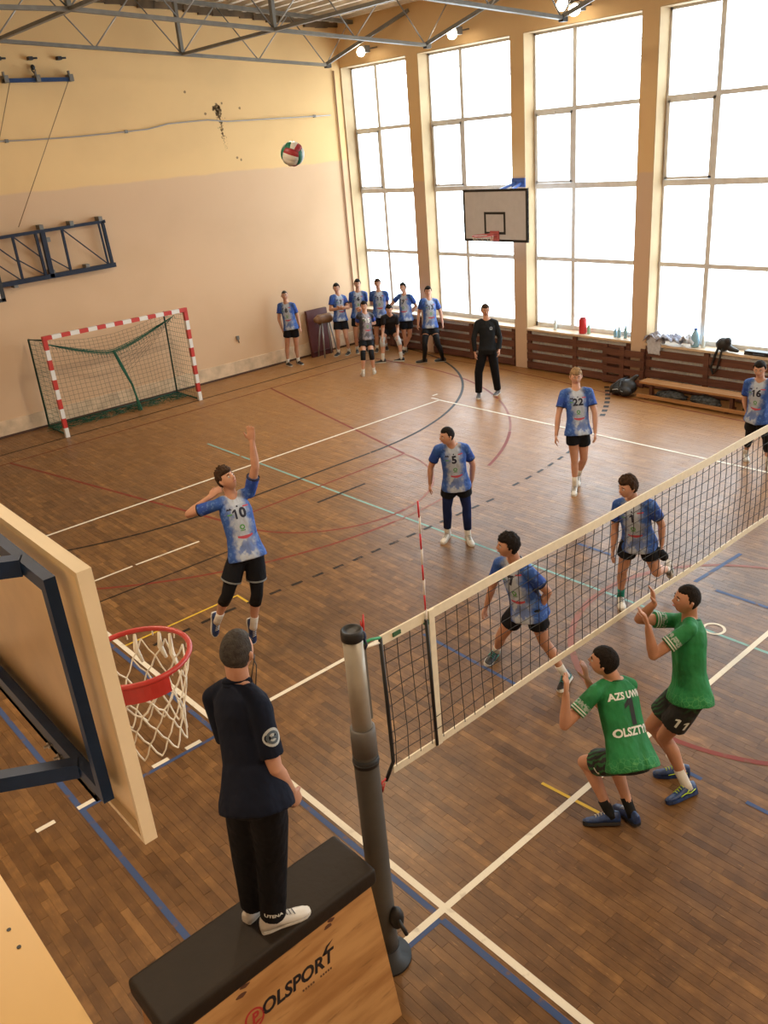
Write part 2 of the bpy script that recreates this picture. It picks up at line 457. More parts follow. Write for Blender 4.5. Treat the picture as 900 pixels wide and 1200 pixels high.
# stains on end wall: soot mark, painted patches
st = MB(); rng = random.Random(5)
for k in range(150):
    t_ = rng.random() ** 1.8; cx_ = 8.31 + rng.gauss(0, .05) * (1 - .5 * t_) + .08 * t_; cz = 6.0 - t_ * .85 + rng.gauss(0, .05); r = rng.uniform(.006, .030) * (1 - t_ * .7)
    st.add([(cx_ + r*math.cos(a)*(.8+.4*rng.random()), YE - .0015, cz + r*math.sin(a)*(.9+.5*rng.random())) for a in [2*PI*i/8 for i in range(8)]], [tuple(range(7,-1,-1))])
for (cx_, cz) in ((7.55, 6.35), (8.9, 5.98), (8.65, 4.95), (8.75, 4.9), (7.98, 5.9)):
    r = .03; st.add([(cx_ + r*math.cos(a)*(.7+.5*rng.random()), YE - .0015, cz + r*math.sin(a)) for a in [2*PI*i/8 for i in range(8)]], [tuple(range(7,-1,-1))])
structure(st.build('trim_3', mat('soot_stain', (.27, .17, .08), .9), wall_end)); 
# conduit
t = thing('wall_conduit', 'thin pipe running across the ochre end wall with wall clips', 'pipe', (6, YE - .03, 5.7))
w = MB(); pts = [(-2.5 + i * .5, YE - .035, 5.66 + .06 * math.sin(i * .35) * (i < 22) + (.06 if i > 18 else 0)) for i in range(29)]
w.tube(pts, .014, 6); w.build('pipe', M_thin, t)
for i in (4, 12, 17, 27):
    w = MB(); w.box((pts[i][0]-.03, YE-.05, pts[i][2]-.03), (pts[i][0]+.03, YE, pts[i][2]+.03)); w.build('clip', M_steel, t)
w = MB(); w.tube([(11.72, YE - .03, .4), (11.72, YE - .03, 6.7)], .02, 6)
tag(w.build('vertical_pipe', mat('ochre_pipe', (.42, .24, .13), .6), loc=(11.72, YE - .03, .4)), 'slim vertical pipe in the corner beside the first window', 'pipe')

# windows
def window(n, y0, y1, zs, detail=True):
    root = structure(empty('window_%d' % n, (XW, (y0+y1)/2, ZS)))
    w = MB(); fw = .055; x0, x1 = XW - .03, XW + .04
    for a, b in (((x0, y0, ZS), (x1, y0+fw, ZH)), ((x0, y1-fw, ZS), (x1, y1, ZH)), ((x0, y0, ZS), (x1, y1, ZS+fw*1.6)), ((x0, y0, ZH-fw), (x1, y1, ZH))): w.box(a, b)
    w.build('window_frame', M_frame, root)
    ym = y1 - min(1.02, (y1 - y0) * .4)
    w = MB(); w.box((x0 - .01, ym - .045, ZS), (x1, ym + .045, ZH)); w.build('mullion', M_frame, root)
    zz = [ZS + .08, 2.40, 3.88, 5.32, ZH - .05]
    for z in zz[1:4]:
        w = MB(); hh = .055 if abs(z - 3.88) < .1 else .04
        w.box((x0 - .005, y0, z - hh), (x1, y1, z + hh)); w.build('transom', M_frame, root)
    for a, b in ((y0 + fw, ym - .045), (ym + .045, y1 - fw)):
        for i in range(4):
            z0, z1 = zz[i] + (.04 if i else 0), zz[i+1] - .04
            w = MB(); w.box((XW + .012, a, z0), (XW + .018, b, z1)); w.build('pane', GLASS, root)
    # opening sash in the narrow column
    w = MB(); z0, z1 = 3.94, 5.28; a, b = ym + .045, y1 - fw; s = .045
    for p, q in (((x0-.02, a, z0), (x0+.01, a+s, z1)), ((x0-.02, b-s, z0), (x0+.01, b, z1)), ((x0-.02, a, z0), (x0+.01, b, z0+s)), ((x0-.02, a, z1-s), (x0+.01, b, z1))): w.box(p, q)
    w.box((x0 - .05, (a+b)/2 - .05, z1 - .02), (x0 - .02, (a+b)/2 + .05, z1 + .01))
    w.build('sash', M_frame, root)
    w = MB(); w.box((XP - .03, y0 - .02, ZS - .045), (XW - .02, y1 + .02, ZS)); w.build('window_sill', M_sill, root)
    w = MB(); c = .02
    for ya, yb in ((y0, y0 + .012), (y1 - .012, y1)): w.box((XP + .002, ya, ZS), (XW - .02, yb, ZH))
    w.box((XP + .002, y0, ZH - .012), (XW - .02, y1, ZH)); w.build('reveal', mat('reveal_paint', (.50, .36, .20), .75, var=.18, scale=1.5), root)
for i, (y0, y1) in enumerate(BAYS): window(i + 1, y0, y1, ZS)

# slatted covers below the windows with radiators behind
def cover(y0, y1, label, xf=XP + .01, z1=.86, rows=4):
    t = thing('slatted_cover', label, 'radiator cover', (xf, (y0+y1)/2, 0), 'slatted radiator covers under the windows')
    ym = (y0 + y1) / 2 + .02; h = (z1 - .03) / rows
    for a, b in ((y0, ym - .05), (ym + .05, y1)):
        for r in range(rows):
            w = MB(); w.box((xf - .03, a + .003, .03 + r * h), (xf - .005, b - .003, (.03 + (r+1) * h - .06))); w.build('slat', M_slat, t)
    for yy in (y0 + .05, ym, y1 - .05):
        w = MB(); w.box((xf - (.036 if yy == ym else .002), yy - .05, 0), (xf + .02, yy + .05, z1)); w.build('post', M_slat, t)
    return t
def radiator(y0, y1, label):
    t = thing('radiator', label, 'radiator', (12.15, (y0+y1)/2, .1), 'radiators behind the slatted covers')
    w = MB(); w.box((12.01, y0, .06), (12.07, y1, .84)); w.build('panel', M_rad, t)
    w = MB(); k = y0 + .04
    while k < y1 - .03: w.box((11.995, k, .08), (12.01, k + .03, .82)); k += .07
    w.build('fins', M_rad, t)
nm = ['behind the group in the corner', 'behind the coach in black', 'below the red bottle', 'behind the long bench', 'right of the bench beyond the net', 'beyond the frame on the right']
for k in range(5):
    y0, y1 = BAYS[k]
    cover(y0 + .02, y1 - .01, 'dark brown slatted radiator cover ' + nm[k])
    radiator(y0 + .12, y1 - .12, 'pale enamel radiator behind the slats, ' + nm[k])
cover(6.02, 7.0, 'short dark slatted panel in front of the pier left of the bench', XP - .06, .80, 4)

# ------------------------------------------------------------------ roof
def zc(x): return 8.36 - .052 * abs(x - 3.2) if x < 3.2 else 8.36 - .068 * (x - 3.2)
w = MB(); x = -6.0; k = 0
prof = []
while x < XP + .3:
    base = zc(x); prof += [(x, base), (x + .17, base), (x + .205, base - .07), (x + .315, base - .07)]; x += .35
for (xa, za), (xb, zb) in zip(prof, prof[1:]):
    w.add([(xa, -14, za), (xb, -14, zb), (xb, YE, zb), (xa, YE, za)], [(0, 1, 2, 3)])
structure(w.build('ceiling', mat('old_roof_sheet', (.62, .54, .43), .8, var=.30, scale=1.3)))
w = MB(); w.box((-6.2, -14.2, 8.9), (XO, YE + .2, 9.0)); structure(w.build('trim_4', mat('roof_deck', (.2, .18, .15), .9)))
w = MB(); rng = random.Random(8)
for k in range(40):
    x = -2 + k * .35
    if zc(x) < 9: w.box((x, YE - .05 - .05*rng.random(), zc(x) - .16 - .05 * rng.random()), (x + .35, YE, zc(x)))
structure(w.build('trim_5', mat('dirt_shade_roof_edge', (.13, .085, .045), .9, var=.4, scale=4)))  # dark strip: brown dirt plus the shadow gap under the roof, painted in

def zb_(x): return 6.76 + (11.0 - x) * .0625 if x > 3.5 else 7.23
def truss(y, label):
    t = thing('roof_truss', label, 'truss', (4, y, 7), 'steel roof trusses')
    nodes = [11.0 - 1.88 * k for k in range(9)]
    w = MB(); w.bar((11.1, y, zb_(11.1)), (3.5, y, zb_(3.5)), .09, .06); w.bar((3.5, y, zb_(3.5)), (-5, y, 7.23), .09, .06); w.build('bottom_chord', M_steel, t)
    w = MB(); w.bar((11.9, y, zc(11.9) - .12), (3.2, y, zc(3.2) - .12), .08, .08); w.bar((3.2, y, zc(3.2)-.12), (-5.5, y, zc(-5.5)-.12), .08, .08); w.build('top_chord', M_steel, t)
    for k, x in enumerate(nodes):
        for s in (-1, 1):
            xt = x + s * .94
            if xt > 11.9: xt = 11.8
            w = MB(); w.tube([(x, y, zb_(x)), (xt, y, zc(xt) - .12)], .014, 6); w.build('web', M_thin if s > 0 else M_steel, t)
        if k % 2 == 0 and k: 
            w = MB(); w.bar((x, y, zb_(x)), (x, y, zc(x) - .12), .07, .09, up=(0, 1, 0)); w.build('post', M_steel, t)
    w = MB(); w.box((10.98, y - .05, 6.70), (11.12, y + .05, 6.80)); w.build('end_plate', M_black, t)
    w = MB(); w.bar((11.02, y, 6.78), (XP, y - 1.9, 7.62), .07, .07); w.build('end_brace', M_steel, t)
truss(14.2, 'grey steel roof truss nearest the end wall'); truss(10.87, 'second grey roof truss from the end wall'); truss(7.42, 'third grey roof truss, cut by the top of the photo')
truss(4.0, 'grey roof truss just out of view above the court'); truss(.5, 'grey roof truss above the net')
for x in (7.24, 3.5):
    w = MB(); w.bar((x, 14.2, zb_(x)), (x, -5, zb_(x)), .075, .055)
    tag(w.build('roof_tie', M_steel, loc=(x, 5, zb_(x))), 'long steel tie crossing under the trusses, ' + ('middle of the roof' if x > 5 else 'at the left edge'), 'tie beam')
# floodlights
M_glow = mat('lamp_glow', (1, 1, 1), .5, emis=((1.0, .86, .62), 28))
fd = [((11.5, 13.44, 6.94), 'lit floodlight above the first window at the corner'), ((11.5, 10.53, 6.92), 'lit floodlight above the second window'), ((11.5, 7.48, 6.90), 'lit floodlight above the third window, lower of the pair'), ((11.5, 7.75, 7.02), 'small lit floodlight just above and left of the third one')]
for (x, y, z), lab in fd:
    t = thing('floodlight', lab, 'lamp', (x, y, z), 'floodlights above the windows')
    w = MB(); w.box((x - .05, y - .13, z - .02), (x + .12, y + .13, z + .12)); w.build('housing', M_steel, t)
    w = MB(); w.sphere((x - .05, y, z), (.06, .13, .10), 14, 8); w.build('lens', M_glow, t)
    w = MB(); w.bar((x + .1, y, z + .05), (XP, y, z + .1), .03); w.build('bracket', M_steel, t)
for i, (x, y) in enumerate(((1.5, -4.5), (-1.9, 3.5), (6.0, -7.0), (4.5, 6.5))):  # round fixtures for the added fill lamps, all out of view
    t = thing('fill_lamp', ['added fill lamp under the roof behind the camera', 'added fill lamp under the roof above the near basket', 'added fill lamp over the far court half', 'added fill lamp over the court centre'][i], 'lamp', (x, y, 7.6), 'added fill lamps')
    w = MB(); w.lathe((x, y, 7.56), [(.27, 0.01), (.27, .05), (.12, .2), (.03, .22), (.03, .40)], 20); w.build('shade', M_steel, t)
# faint power lines outside
for i, z in enumerate((9.2, 8.4)):
    w = MB(); w.tube([(40, -10 + k * 6, z - .4 * math.sin(PI * k / 10)) for k in range(11)], .02, 5)
    tag(w.build('power_line', M_black, loc=(40, 10, z)), ['upper', 'lower'][i] + ' thin overhead cable outside the windows', 'cable')

# ================================================================== BAKING HELPERS (voxel skin over joined shapes)
def bake(mb, vox, smooth_it=4, ratio=1.0, fac=.5):
    me = mb.mesh('tmp'); o = bpy.data.objects.new('tmp', me); COL.objects.link(o)
    r = o.modifiers.new('r', 'REMESH'); r.mode = 'VOXEL'; r.voxel_size = vox; r.use_smooth_shade = True
    if smooth_it:
        s = o.modifiers.new('s', 'SMOOTH'); s.iterations = smooth_it; s.factor = fac
    if ratio < 1:
        d = o.modifiers.new('d', 'DECIMATE'); d.ratio = ratio
    dg = bpy.context.evaluated_depsgraph_get()
    res = bpy.data.meshes.new_from_object(o.evaluated_get(dg))
    bpy.data.objects.remove(o); bpy.data.meshes.remove(me)
    res.polygons.foreach_set('use_smooth', [True] * len(res.polygons))
    return res
def put(me, name, mats, parent=None, world=None):
    """me has world-space verts; move origin to parent (or world point)"""
    L = Vector(world if world is not None else world_loc(parent))
    me.transform(Matrix.Translation(-L)); me.name = name
    me.materials.clear()
    for m in (mats if isinstance(mats, (list, tuple)) else [mats]): me.materials.append(m)
    o = bpy.data.objects.new(name, me); COL.objects.link(o); o['_w'] = list(L)
    if parent: o.parent = parent; o.location = L - Vector(world_loc(parent))
    else: o.location = L
    return o
def text_polys(s, size, bold=.0, shear=0, sx=1.0, maxlen=None):
    cu = bpy.data.curves.new('t', 'FONT'); cu.body = s; cu.size = size; cu.offset = bold; cu.shear = shear
    cu.align_x = 'CENTER'; cu.align_y = 'CENTER'; cu.resolution_u = 3
    o = bpy.data.objects.new('t', cu); COL.objects.link(o)
    dg = bpy.context.evaluated_depsgraph_get()
    me = bpy.data.meshes.new_from_object(o.evaluated_get(dg))
    bm = bmesh.new(); bm.from_mesh(me)
    bmesh.ops.remove_doubles(bm, verts=bm.verts, dist=1e-5)
    bmesh.ops.triangulate(bm, faces=bm.faces)
    ml = maxlen or size * .25
    for _ in range(3):
        es = [e for e in bm.edges if e.calc_length() > ml]
        if not es: break
        bmesh.ops.subdivide_edges(bm, edges=es, cuts=1); bmesh.ops.triangulate(bm, faces=bm.faces)
    vs = [(v.co.x * sx, v.co.y) for v in bm.verts]; bm.verts.index_update()
    fs = [tuple(v.index for v in f.verts) for f in bm.faces]
    bm.free(); bpy.data.objects.remove(o); bpy.data.meshes.remove(me); bpy.data.curves.remove(cu)
    return vs, fs
def grid_poly(w, h, nx=6, ny=3, fn=None):
    vs = []; fs = []
    for j in range(ny + 1):
        for i in range(nx + 1):
            u, v = (i / nx - .5), (j / ny - .5)
            p = (u * w, v * h) if not fn else fn(u, v)
            vs.append(p)
    for j in range(ny):
        for i in range(nx): a = j * (nx + 1) + i; fs.append((a, a + 1, a + nx + 2, a + nx + 1))
    return vs, fs
def disk_poly(r, n=14, ry=None, r0=0):
    ry = ry or r
    if r0: 
        vs = [(k * math.cos(2*PI*i/n) * r, k * math.sin(2*PI*i/n) * ry) for k in (r0, 1) for i in range(n)]
        return vs, [(i, (i+1) % n, n + (i+1) % n, n + i) for i in range(n)]
    vs = [(0, 0)] + [(r * math.cos(2*PI*i/n), ry * math.sin(2*PI*i/n)) for i in range(n)]
    return vs, [(0, i + 1, (i + 1) % n + 1) for i in range(n)]
def project(poly, off, bvh, O, X, Y, Nn, mb, mi=0, lift=.0025):
    """flat print laid on a cloth surface: each vertex dropped along -Nn onto the surface"""
    vs, fs = poly; out = []; ok = []
    for (u, v) in vs:
        p = O + X * (u + off[0]) + Y * (v + off[1]) + Nn * .35
        hit = bvh.ray_cast(p, -Nn, .7)
        if hit[0] is None: out.append(p); ok.append(False)
        else: out.append(hit[0] + hit[1] * lift); ok.append(True)
    fs = [f for f in fs if all(ok[i] for i in f)]
    if fs: mb.add(out, fs, mi)

# ================================================================== BIG PROPS
# ---- handball goal
GX0, GX1, GY = 2.90, 6.02, 13.68
t = thing('handball_goal', 'red and white striped goal with green net against the end wall', 'goal', (4.46, GY, 0))
MR = mat('goal_red', (.50, .035, .025), .4); MW = mat('goal_white', (.72, .70, .66), .4)
def striped(p, q, w, first=0, seg=.2):
    b = MB(); p = Vector(p); q = Vector(q); L = (q - p).length; n = max(1, round(L / seg)); d = (q - p) / n
    for i in range(n): b.bar(p + d * i, p + d * (i + 1), w, w, up=(0, 1, 0), mi=(i + first) % 2)
    return b
striped((GX0, GY, 0), (GX0, GY, 2.0), .08, 1).build('post', [MR, MW], t)
striped((GX1, GY, 0), (GX1, GY, 2.0), .08, 1).build('post', [MR, MW], t)
striped((GX0 - .04, GY, 2.03), (GX1 + .04, GY, 2.03), .08, 0, .188).build('crossbar', [MR, MW], t)
M_green = mat('green_steel', (.008, .05, .032), .5); M_gnet = mat('green_net_cord', (.01, .10, .055), .7); M_dnet = mat('dark_net_cord', (.035, .045, .025), .7)
GB = 14.66
for x in (GX0 + .02, GX1 - .02):
    w = MB(); w.tube([(x, GY + .05, 1.98), (x, GB, 1.90), (x, GB + .04, .03)], .02, 8); w.build('back_upright', M_green, t)
    w = MB(); w.tube([(x, GY + .04, .03), (x, GB + .04, .03)], .018, 8); w.build('floor_bar', M_green, t)
w = MB(); w.tube([(GX0, GB + .04, .03), (GX1, GB + .04, .03)], .018, 8); w.build('rear_floor_bar', M_green, t)
def cords(paths, r, n=3):
    b = MB()
    for p in paths: b.tube(p, r, n, cap=False)
    return b
rng = random.Random(11)
paths = []
def back(u, v):  # u across 0..1, v 0 floor .. 1 top
    sag = .22 * math.sin(PI * u) * v ** 2
    return (GX0 + (GX1 - GX0) * u, GB - .10 - .28 * (1 - v) * math.sin(PI * u) + .02 * math.sin(u * 31), .04 + (1.86 - sag) * v)
nu, nv = 31, 19
for i in range(nu + 1): paths.append([back(i / nu, j / 9) for j in range(10)])
for j in range(nv + 1): paths.append([back(i / 14, j / nv) for i in range(15)])
cords(paths, .0028).build('back_net', M_dnet, t)
for x in (GX0 + .02, GX1 - .02):
    paths = []
    for i in range(11): y = GY + (GB - GY) * i / 10; paths.append([(x, y, .04), (x, y, 1.98 - .08 * i / 10)])
    for j in range(19): z = .05 + 1.87 * j / 18; paths.append([(x, GY, z), (x + .02, (GY+GB)/2, z - .02), (x, GB, z)])
    cords(paths, .0028).build('side_net', M_gnet, t)
paths = []
for k in range(260):   # loose foot of the net lying bunched along the floor bar
    u = rng.random(); x = GX0 + (GX1 - GX0) * u; y = GB - .45 * rng.random()
    paths.append([(x, y, .02), (x + rng.uniform(-.15, .15), y + rng.uniform(-.1, .1), rng.uniform(.02, .07)), (x + rng.uniform(-.2, .2), y + rng.uniform(-.15, .15), .02)])
cords(paths, .005).build('net_foot', M_gnet, t)
paths = []             # curtain net gathered up and hanging down the middle
def swag(u):
    a = abs(u - .47) / (.47 if u < .47 else .53); return 1.42 + .46 * a ** 1.25
for k in range(13):
    o = rng.uniform(-.09, .03); paths.append([(GX0 + .05 + (GX1 - GX0 - .1) * i / 16, 14.1 + .02 * rng.random(), swag(i / 16) + o * math.sin(PI * min(1, i / 16 * 1.0)) ) for i in range(17)])
for k in range(48):
    u = (k + 1) / 49; x = GX0 + (GX1 - GX0) * u; paths.append([(x, 14.1, swag(u) + .03), (x + .03, 14.1, swag(u) - .05 - .10 * math.sin(PI * u))])
cords(paths, .005).build('gathered_curtain', M_gnet, t)
paths = []
for k in range(14):
    a = rng.uniform(-.035, .035); b_ = rng.uniform(-.03, .03)
    paths.append([(4.42 + a, 14.1 + b_, 1.42), (4.55 + a, 14.1, 1.0), (4.68 + a * .6, 14.1 + b_, .62), (4.72 + a * .5, 14.1, .35), (4.74 + a * 1.8, 14.08 + b_ * 2, .03)])
cords(paths, .009, 4).build('hanging_bundle', M_gnet, t)
paths = [[(4.5 + (5.95 - 4.5) * i / 8, 14.12, 1.38 + .5 * (i / 8) ** 1.3 - .012 * k * (8 - i)) for i in range(9)] for k in range(7)]
cords(paths, .0028).build('curtain_fold', M_dnet, t)

# ---- folded basketball frame on the end wall
t = thing('folded_basket_frame', 'folded navy lattice frame of a wall basket high on the end wall', 'basket frame', (3.8, YE, 3.5))
yy = YE - .16; M_navy = mat('dull_navy_paint', (.014, .020, .040), .5, var=.15, spec=.25)
def FB(p, q, wd, name='member'):
    w = MB(); w.bar((p[0], yy, p[1]), (q[0], yy, q[1]), wd, wd, up=(0, 1, 0)); return w.build(name, M_navy, t)
FB((1.2, 3.86), (5.08, 3.96), .06, 'top_rail'); FB((1.2, 3.0), (5.12, 3.07), .09, 'bottom_rail')
FB((5.02, 3.96), (5.06, 3.06), .06); FB((4.93, 3.96), (4.97, 3.06), .035); FB((3.72, 3.9), (3.72, 3.02), .09); FB((3.58, 3.9), (3.60, 3.02), .05)
for x in (4.13, 3.12, 2.62, 2.1): FB((x, 3.9), (x, 3.03), .045, 'upright')
for a, b_ in (((4.13, 3.92), (4.97, 3.1)), ((3.12, 3.9), (3.6, 3.42)), ((3.12, 3.45), (3.6, 3.08)), ((3.75, 3.4), (4.15, 3.1)), ((2.62, 3.9), (3.1, 3.42)), ((2.62, 3.5), (3.1, 3.05)), ((2.1, 3.88), (2.6, 3.35))): FB(a, b_, .022, 'brace')
for x, z in ((3.72, 4.0), (4.35, 4.0), (4.98, 4.02), (3.8, 3.75), (4.5, 3.12), (3.75, 3.12), (2.95, 2.98), (1.6, 3.95)):
    w = MB(); w.box((x - .04, YE - .2, z - .045), (x + .04, YE, z + .045)); w.build('wall_bracket', M_steel, t)
t = thing('folded_backboard', 'edge of a white backboard with black border beside the folded frame', 'backboard', (2.1, YE - .3, 3.05))
w = MB(); w.box((.9, YE - .36, 2.75), (2.62, YE - .32, 3.30)); w.build('board', M_white, t)
w = MB()
for a, b_ in (((2.56, 2.75), (2.64, 3.32)), ((.9, 3.25), (2.64, 3.32)), ((.9, 2.73), (2.64, 2.80))): w.box((a[0], YE - .37, a[1]), (b_[0], YE - .315, b_[1]))
w.build('border', M_black, t)
# ---- steel lifting bar
t = thing('wall_steel_bar', 'dark steel bar bolted high on the ochre wall above the folded frame', 'steel bar', (4.35, YE - .1, 6.63))
w = MB(); w.box((3.67, YE - .16, 6.60), (5.04, YE - .08, 6.67)); w.build('bar', M_blue, t)
for x in (3.71, 4.32, 4.98):
    w = MB(); w.box((x - .04, YE - .2, 6.6), (x + .04, YE, 6.72)); w.box((x-.05, YE-.2, 6.7), (x-.02, YE-.15, 6.78)); w.build('bracket', M_steel, t)
for i, (x, z) in enumerate(((3.70, 7.01), (4.30, 7.01), (4.87, 7.01))):
    w = MB(); w.box((x - .05, YE - .12, z - .03), (x + .03, YE, z + .03)); w.tube([(x + .02, YE - .1, z), (x + .11, YE - .12, z)], .018, 6)
    tag(w.build('wall_bolt', M_black, loc=(x, YE - .05, z)), ['leftmost', 'middle', 'rightmost'][i] + ' of three dark anchor bolts above the steel bar', 'bolt')
w = MB(); w.sphere((4.31, YE - .06, 6.86), (.045, .04, .05), 8, 6); w.tube([(4.27, YE-.06, 6.82), (4.31, YE-.08, 6.74), (4.35, YE-.06, 6.82)], .012, 5)
tag(w.build('pulley', M_black, loc=(4.31, YE - .06, 6.86)), 'small dark pulley under the middle anchor bolt', 'pulley')
for p, q, lab in (((4.93, 6.6), (3.30, 4.05), 'right'), ((3.78, 6.6), (2.6, 4.05), 'left')):
    w = MB(); w.tube([(p[0], YE - .12, p[1]), (q[0], YE - .12, q[1])], .008, 5)
    tag(w.build('steel_wire', mat('brown_wire', (.24, .14, .06), .6), loc=(p[0], YE - .12, p[1])), 'slack steel wire from the %s end of the wall bar to the frame' % lab, 'wire')
t = thing('wall_socket', 'small dark socket low on the end wall right of the goal', 'socket', (7.93, YE, .9)); w = MB(); w.box((7.9, YE - .04, .86), (7.97, YE, .95)); w.build('cover', M_steel, t)
w = MB(); w.tube([(7.94, YE - .035, .86), (7.95, YE - .03, .78)], .012, 6); w.build('cable', M_black, t)

# ---- basketball hoops
M_board = mat('board_grey_white', (.54, .53, .55), .4, var=.04); M_cream = mat('board_cream_wood', (.92, .72, .45), .45, var=.07, scale=5)
M_cream2 = mat('board_cream_edge', (.82, .68, .46), .45, var=.05, scale=5)
M_rim = mat('rim_red', (.42, .028, .022), .38, var=.1, scale=20)
M_cord = mat('white_net_cord', (.80, .74, .62), .7)
def hoop_net(cx, cy, z, parent, seg=12, rows=5, L=.42, r0=.215, r1=.15, ragged=False, r=.004):
    paths = []; rng = random.Random(4)
    def P(a, k):
        tt = k / rows; rr = r0 + (r1 - r0) * min(1, tt * 1.4)
        return (cx + rr * math.cos(a), cy + rr * math.sin(a), z - .02 - L * tt + rng.uniform(-.008, .008))
    G = [[P(2*PI*(i + .5 * (k % 2)) / seg, k) for i in range(seg)] for k in range(rows + 1)]
    for k in range(rows):
        for i in range(seg):
            for j in ((i, i - 1) if k % 2 == 0 else (i, (i + 1) % seg)):
                if ragged and k == 0 and i in (3, 4): continue
                a = Vector(G[k][i]); b = Vector(G[k+1][j % seg])
                mid = (a + b) / 2 - Vector((0, 0, .012)); paths.append([a, mid, b])
    return cords(paths, r, 4).build('net', M_cord, parent)
# far hoop on the pier
FX, FY0, FY1, FZ0, FZ1 = 11.2, 8.40, 10.18, 2.88, 3.93
t = thing('far_basketball_hoop', 'white backboard with black border and red rim on the window pier', 'basketball hoop', (FX, 9.29, 3.4))
w = MB(); w.box((FX, FY0, FZ0), (FX + .03, FY1, FZ1)); w.build('backboard', M_board, t)
w = MB(); bw = .05
for a, b_ in (((FY0, FZ0), (FY1, FZ0 + bw)), ((FY0, FZ1 - bw), (FY1, FZ1)), ((FY0, FZ0 + bw), (FY0 + bw, FZ1 - bw)), ((FY1 - bw, FZ0 + bw), (FY1, FZ1 - bw))): w.box((FX - .004, a[0], a[1]), (FX + .034, b_[0], b_[1]))
w.build('border', M_black, t)
w = MB(); c = 9.29; 
for a, b_ in (((c-.295, FZ0+.15), (c+.295, FZ0+.20)), ((c-.295, FZ0+.55), (c+.295, FZ0+.60)), ((c-.295, FZ0+.2), (c-.245, FZ0+.55)), ((c+.245, FZ0+.2), (c+.295, FZ0+.55))): w.box((FX - .004, a[0], a[1]), (FX + .001, b_[0], b_[1]))
w.build('target_square', M_black, t)
M_rim2 = mat('faded_rim_red', (.50, .12, .12), .5)
w = MB(); w.tube([(FX - .375 + .225*math.cos(2*PI*k/24), c + .225*math.sin(2*PI*k/24), 3.05) for k in range(24)], .012, 6, closed=True); w.box((FX - .16, c - .09, 3.0), (FX - .004, c + .09, 3.06)); w.box((FX-.03, c-.12, 2.9), (FX-.004, c+.12, 3.1)); w.build('rim', M_rim2, t)
hoop_net(FX - .375, c, 3.05, t, r=.003)
M_bb = mat('bright_blue_paint', (.04, .09, .30), .4)
for y in (9.0, 9.5):
    for z, ze in ((3.1, 3.12), (3.8, 3.99)):
        w = MB(); w.bar((FX + .03, y, z), (XP - .035, 9.24 + (y - 9.25) * .3, ze), .05); w.build('arm', M_bb, t)
for z in (3.0, 3.9):
    w = MB(); w.box((XP - .035, 9.06, z), (XP - .002, 9.42, z + .18)); w.build('wall_plate', M_bb, t)
# near hoop seen from behind
BX, BY, BZ, BWD, BH = -2.165, -.945, 2.87, 1.8, 1.05
t = thing('near_basketball_hoop', 'near cream backboard seen from behind with navy frame and red rim', 'basketball hoop', (BX, BY + .9, 3.4))
w = MB(); w.box((BX - .022, BY + .01, BZ + .01), (BX, BY + BWD - .01, BZ + BH - .01)); w.build('backboard', M_cream, t)
w = MB(); e = .022; dp = .045
for a, b_ in (((BY, BZ), (BY + BWD, BZ + e)), ((BY, BZ + BH - e), (BY + BWD, BZ + BH)), ((BY, BZ + e), (BY + e, BZ + BH - e)), ((BY + BWD - e, BZ + e), (BY + BWD, BZ + BH - e))): w.box((BX - dp, a[0], a[1]), (BX + .002, b_[0], b_[1]))
w.build('edge_batten', M_cream2, t)
tx = BX - .065; ts = .05
fy0, fy1, fz0, fz1 = BY + .185, BY + BWD - .185, BZ + .135, BZ + BH - .085
for p, q in (((fy0, fz0), (fy0, fz1)), ((fy1, fz0), (fy1, fz1))):
    w = MB(); w.box((tx - .03, p[0] - .022, p[1] - .025), (tx + .008, p[0] + .022, q[1] + .025)); w.build('frame_upright', M_blue, t)
for z in (fz0, fz1):
    w = MB(); w.box((tx - .03, fy0 + .022, z - .025), (tx + .008, fy1 - .022, z + .025)); w.build('frame_rail', M_blue, t)
w = MB(); w.box((tx - .02, fy0 + .1, fz0 - .1), (tx + .02, fy1, fz0 - .07)); w.box((tx - .02, fy0 + .1, fz0 - .1), (tx - .015, fy1, fz0 - .03)); w.build('angle_iron', mat('dark_angle', (.01, .014, .022), .5), t)
for y in (fy0 + .30, fy0 + .40, fy0 + .50):
    w = MB(); w.tube([(tx - .05, y, fz0 - .06), (tx + .02, y, fz0 - .06)], .007, 6); w.tube([(tx - .035, y, fz0 - .06), (tx - .027, y, fz0 - .06)], .015, 6); w.build('bolt', mat('bolt_steel', (.35, .33, .30), .35, .8), t)
for z in (fz0 + .0, fz1 - .0):
    w = MB(); w.bar((tx - .02, fy0 + .20, z), (-2.82, fy0 + .50, z + .03), .05, .06); w.build('arm', M_blue, t)
    w = MB(); w.bar((tx - .02, fy1 - .20, z), (-2.82, fy1 - .50, z + .03), .05, .06); w.build('arm', M_blue, t)
rc = (BX + .385, BY + .86); rz = BZ + .17
w = MB(); w.tube([(rc[0] + .232*math.cos(2*PI*k/40), rc[1] + .232*math.sin(2*PI*k/40), rz) for k in range(40)], .012, 10, closed=True)
w.build('rim', M_rim, t)
w = MB()
for s0, s1 in ((180, 278), ):
    n = 14
    for k in range(n):
        a0 = math.radians(s0 + (s1 - s0) * k / n); a1 = math.radians(s0 + (s1 - s0) * (k + 1) / n)
        for ra, rb in ((.228, .236),):
            vs = [(rc[0] + r_*math.cos(a), rc[1] + r_*math.sin(a), z) for a in (a0, a1) for r_ in (ra, rb) for z in (rz - .085, rz)]
            w.add(vs, [(0,1,3,2),(4,6,7,5),(0,4,5,1),(2,3,7,6),(1,5,7,3),(0,2,6,4)])
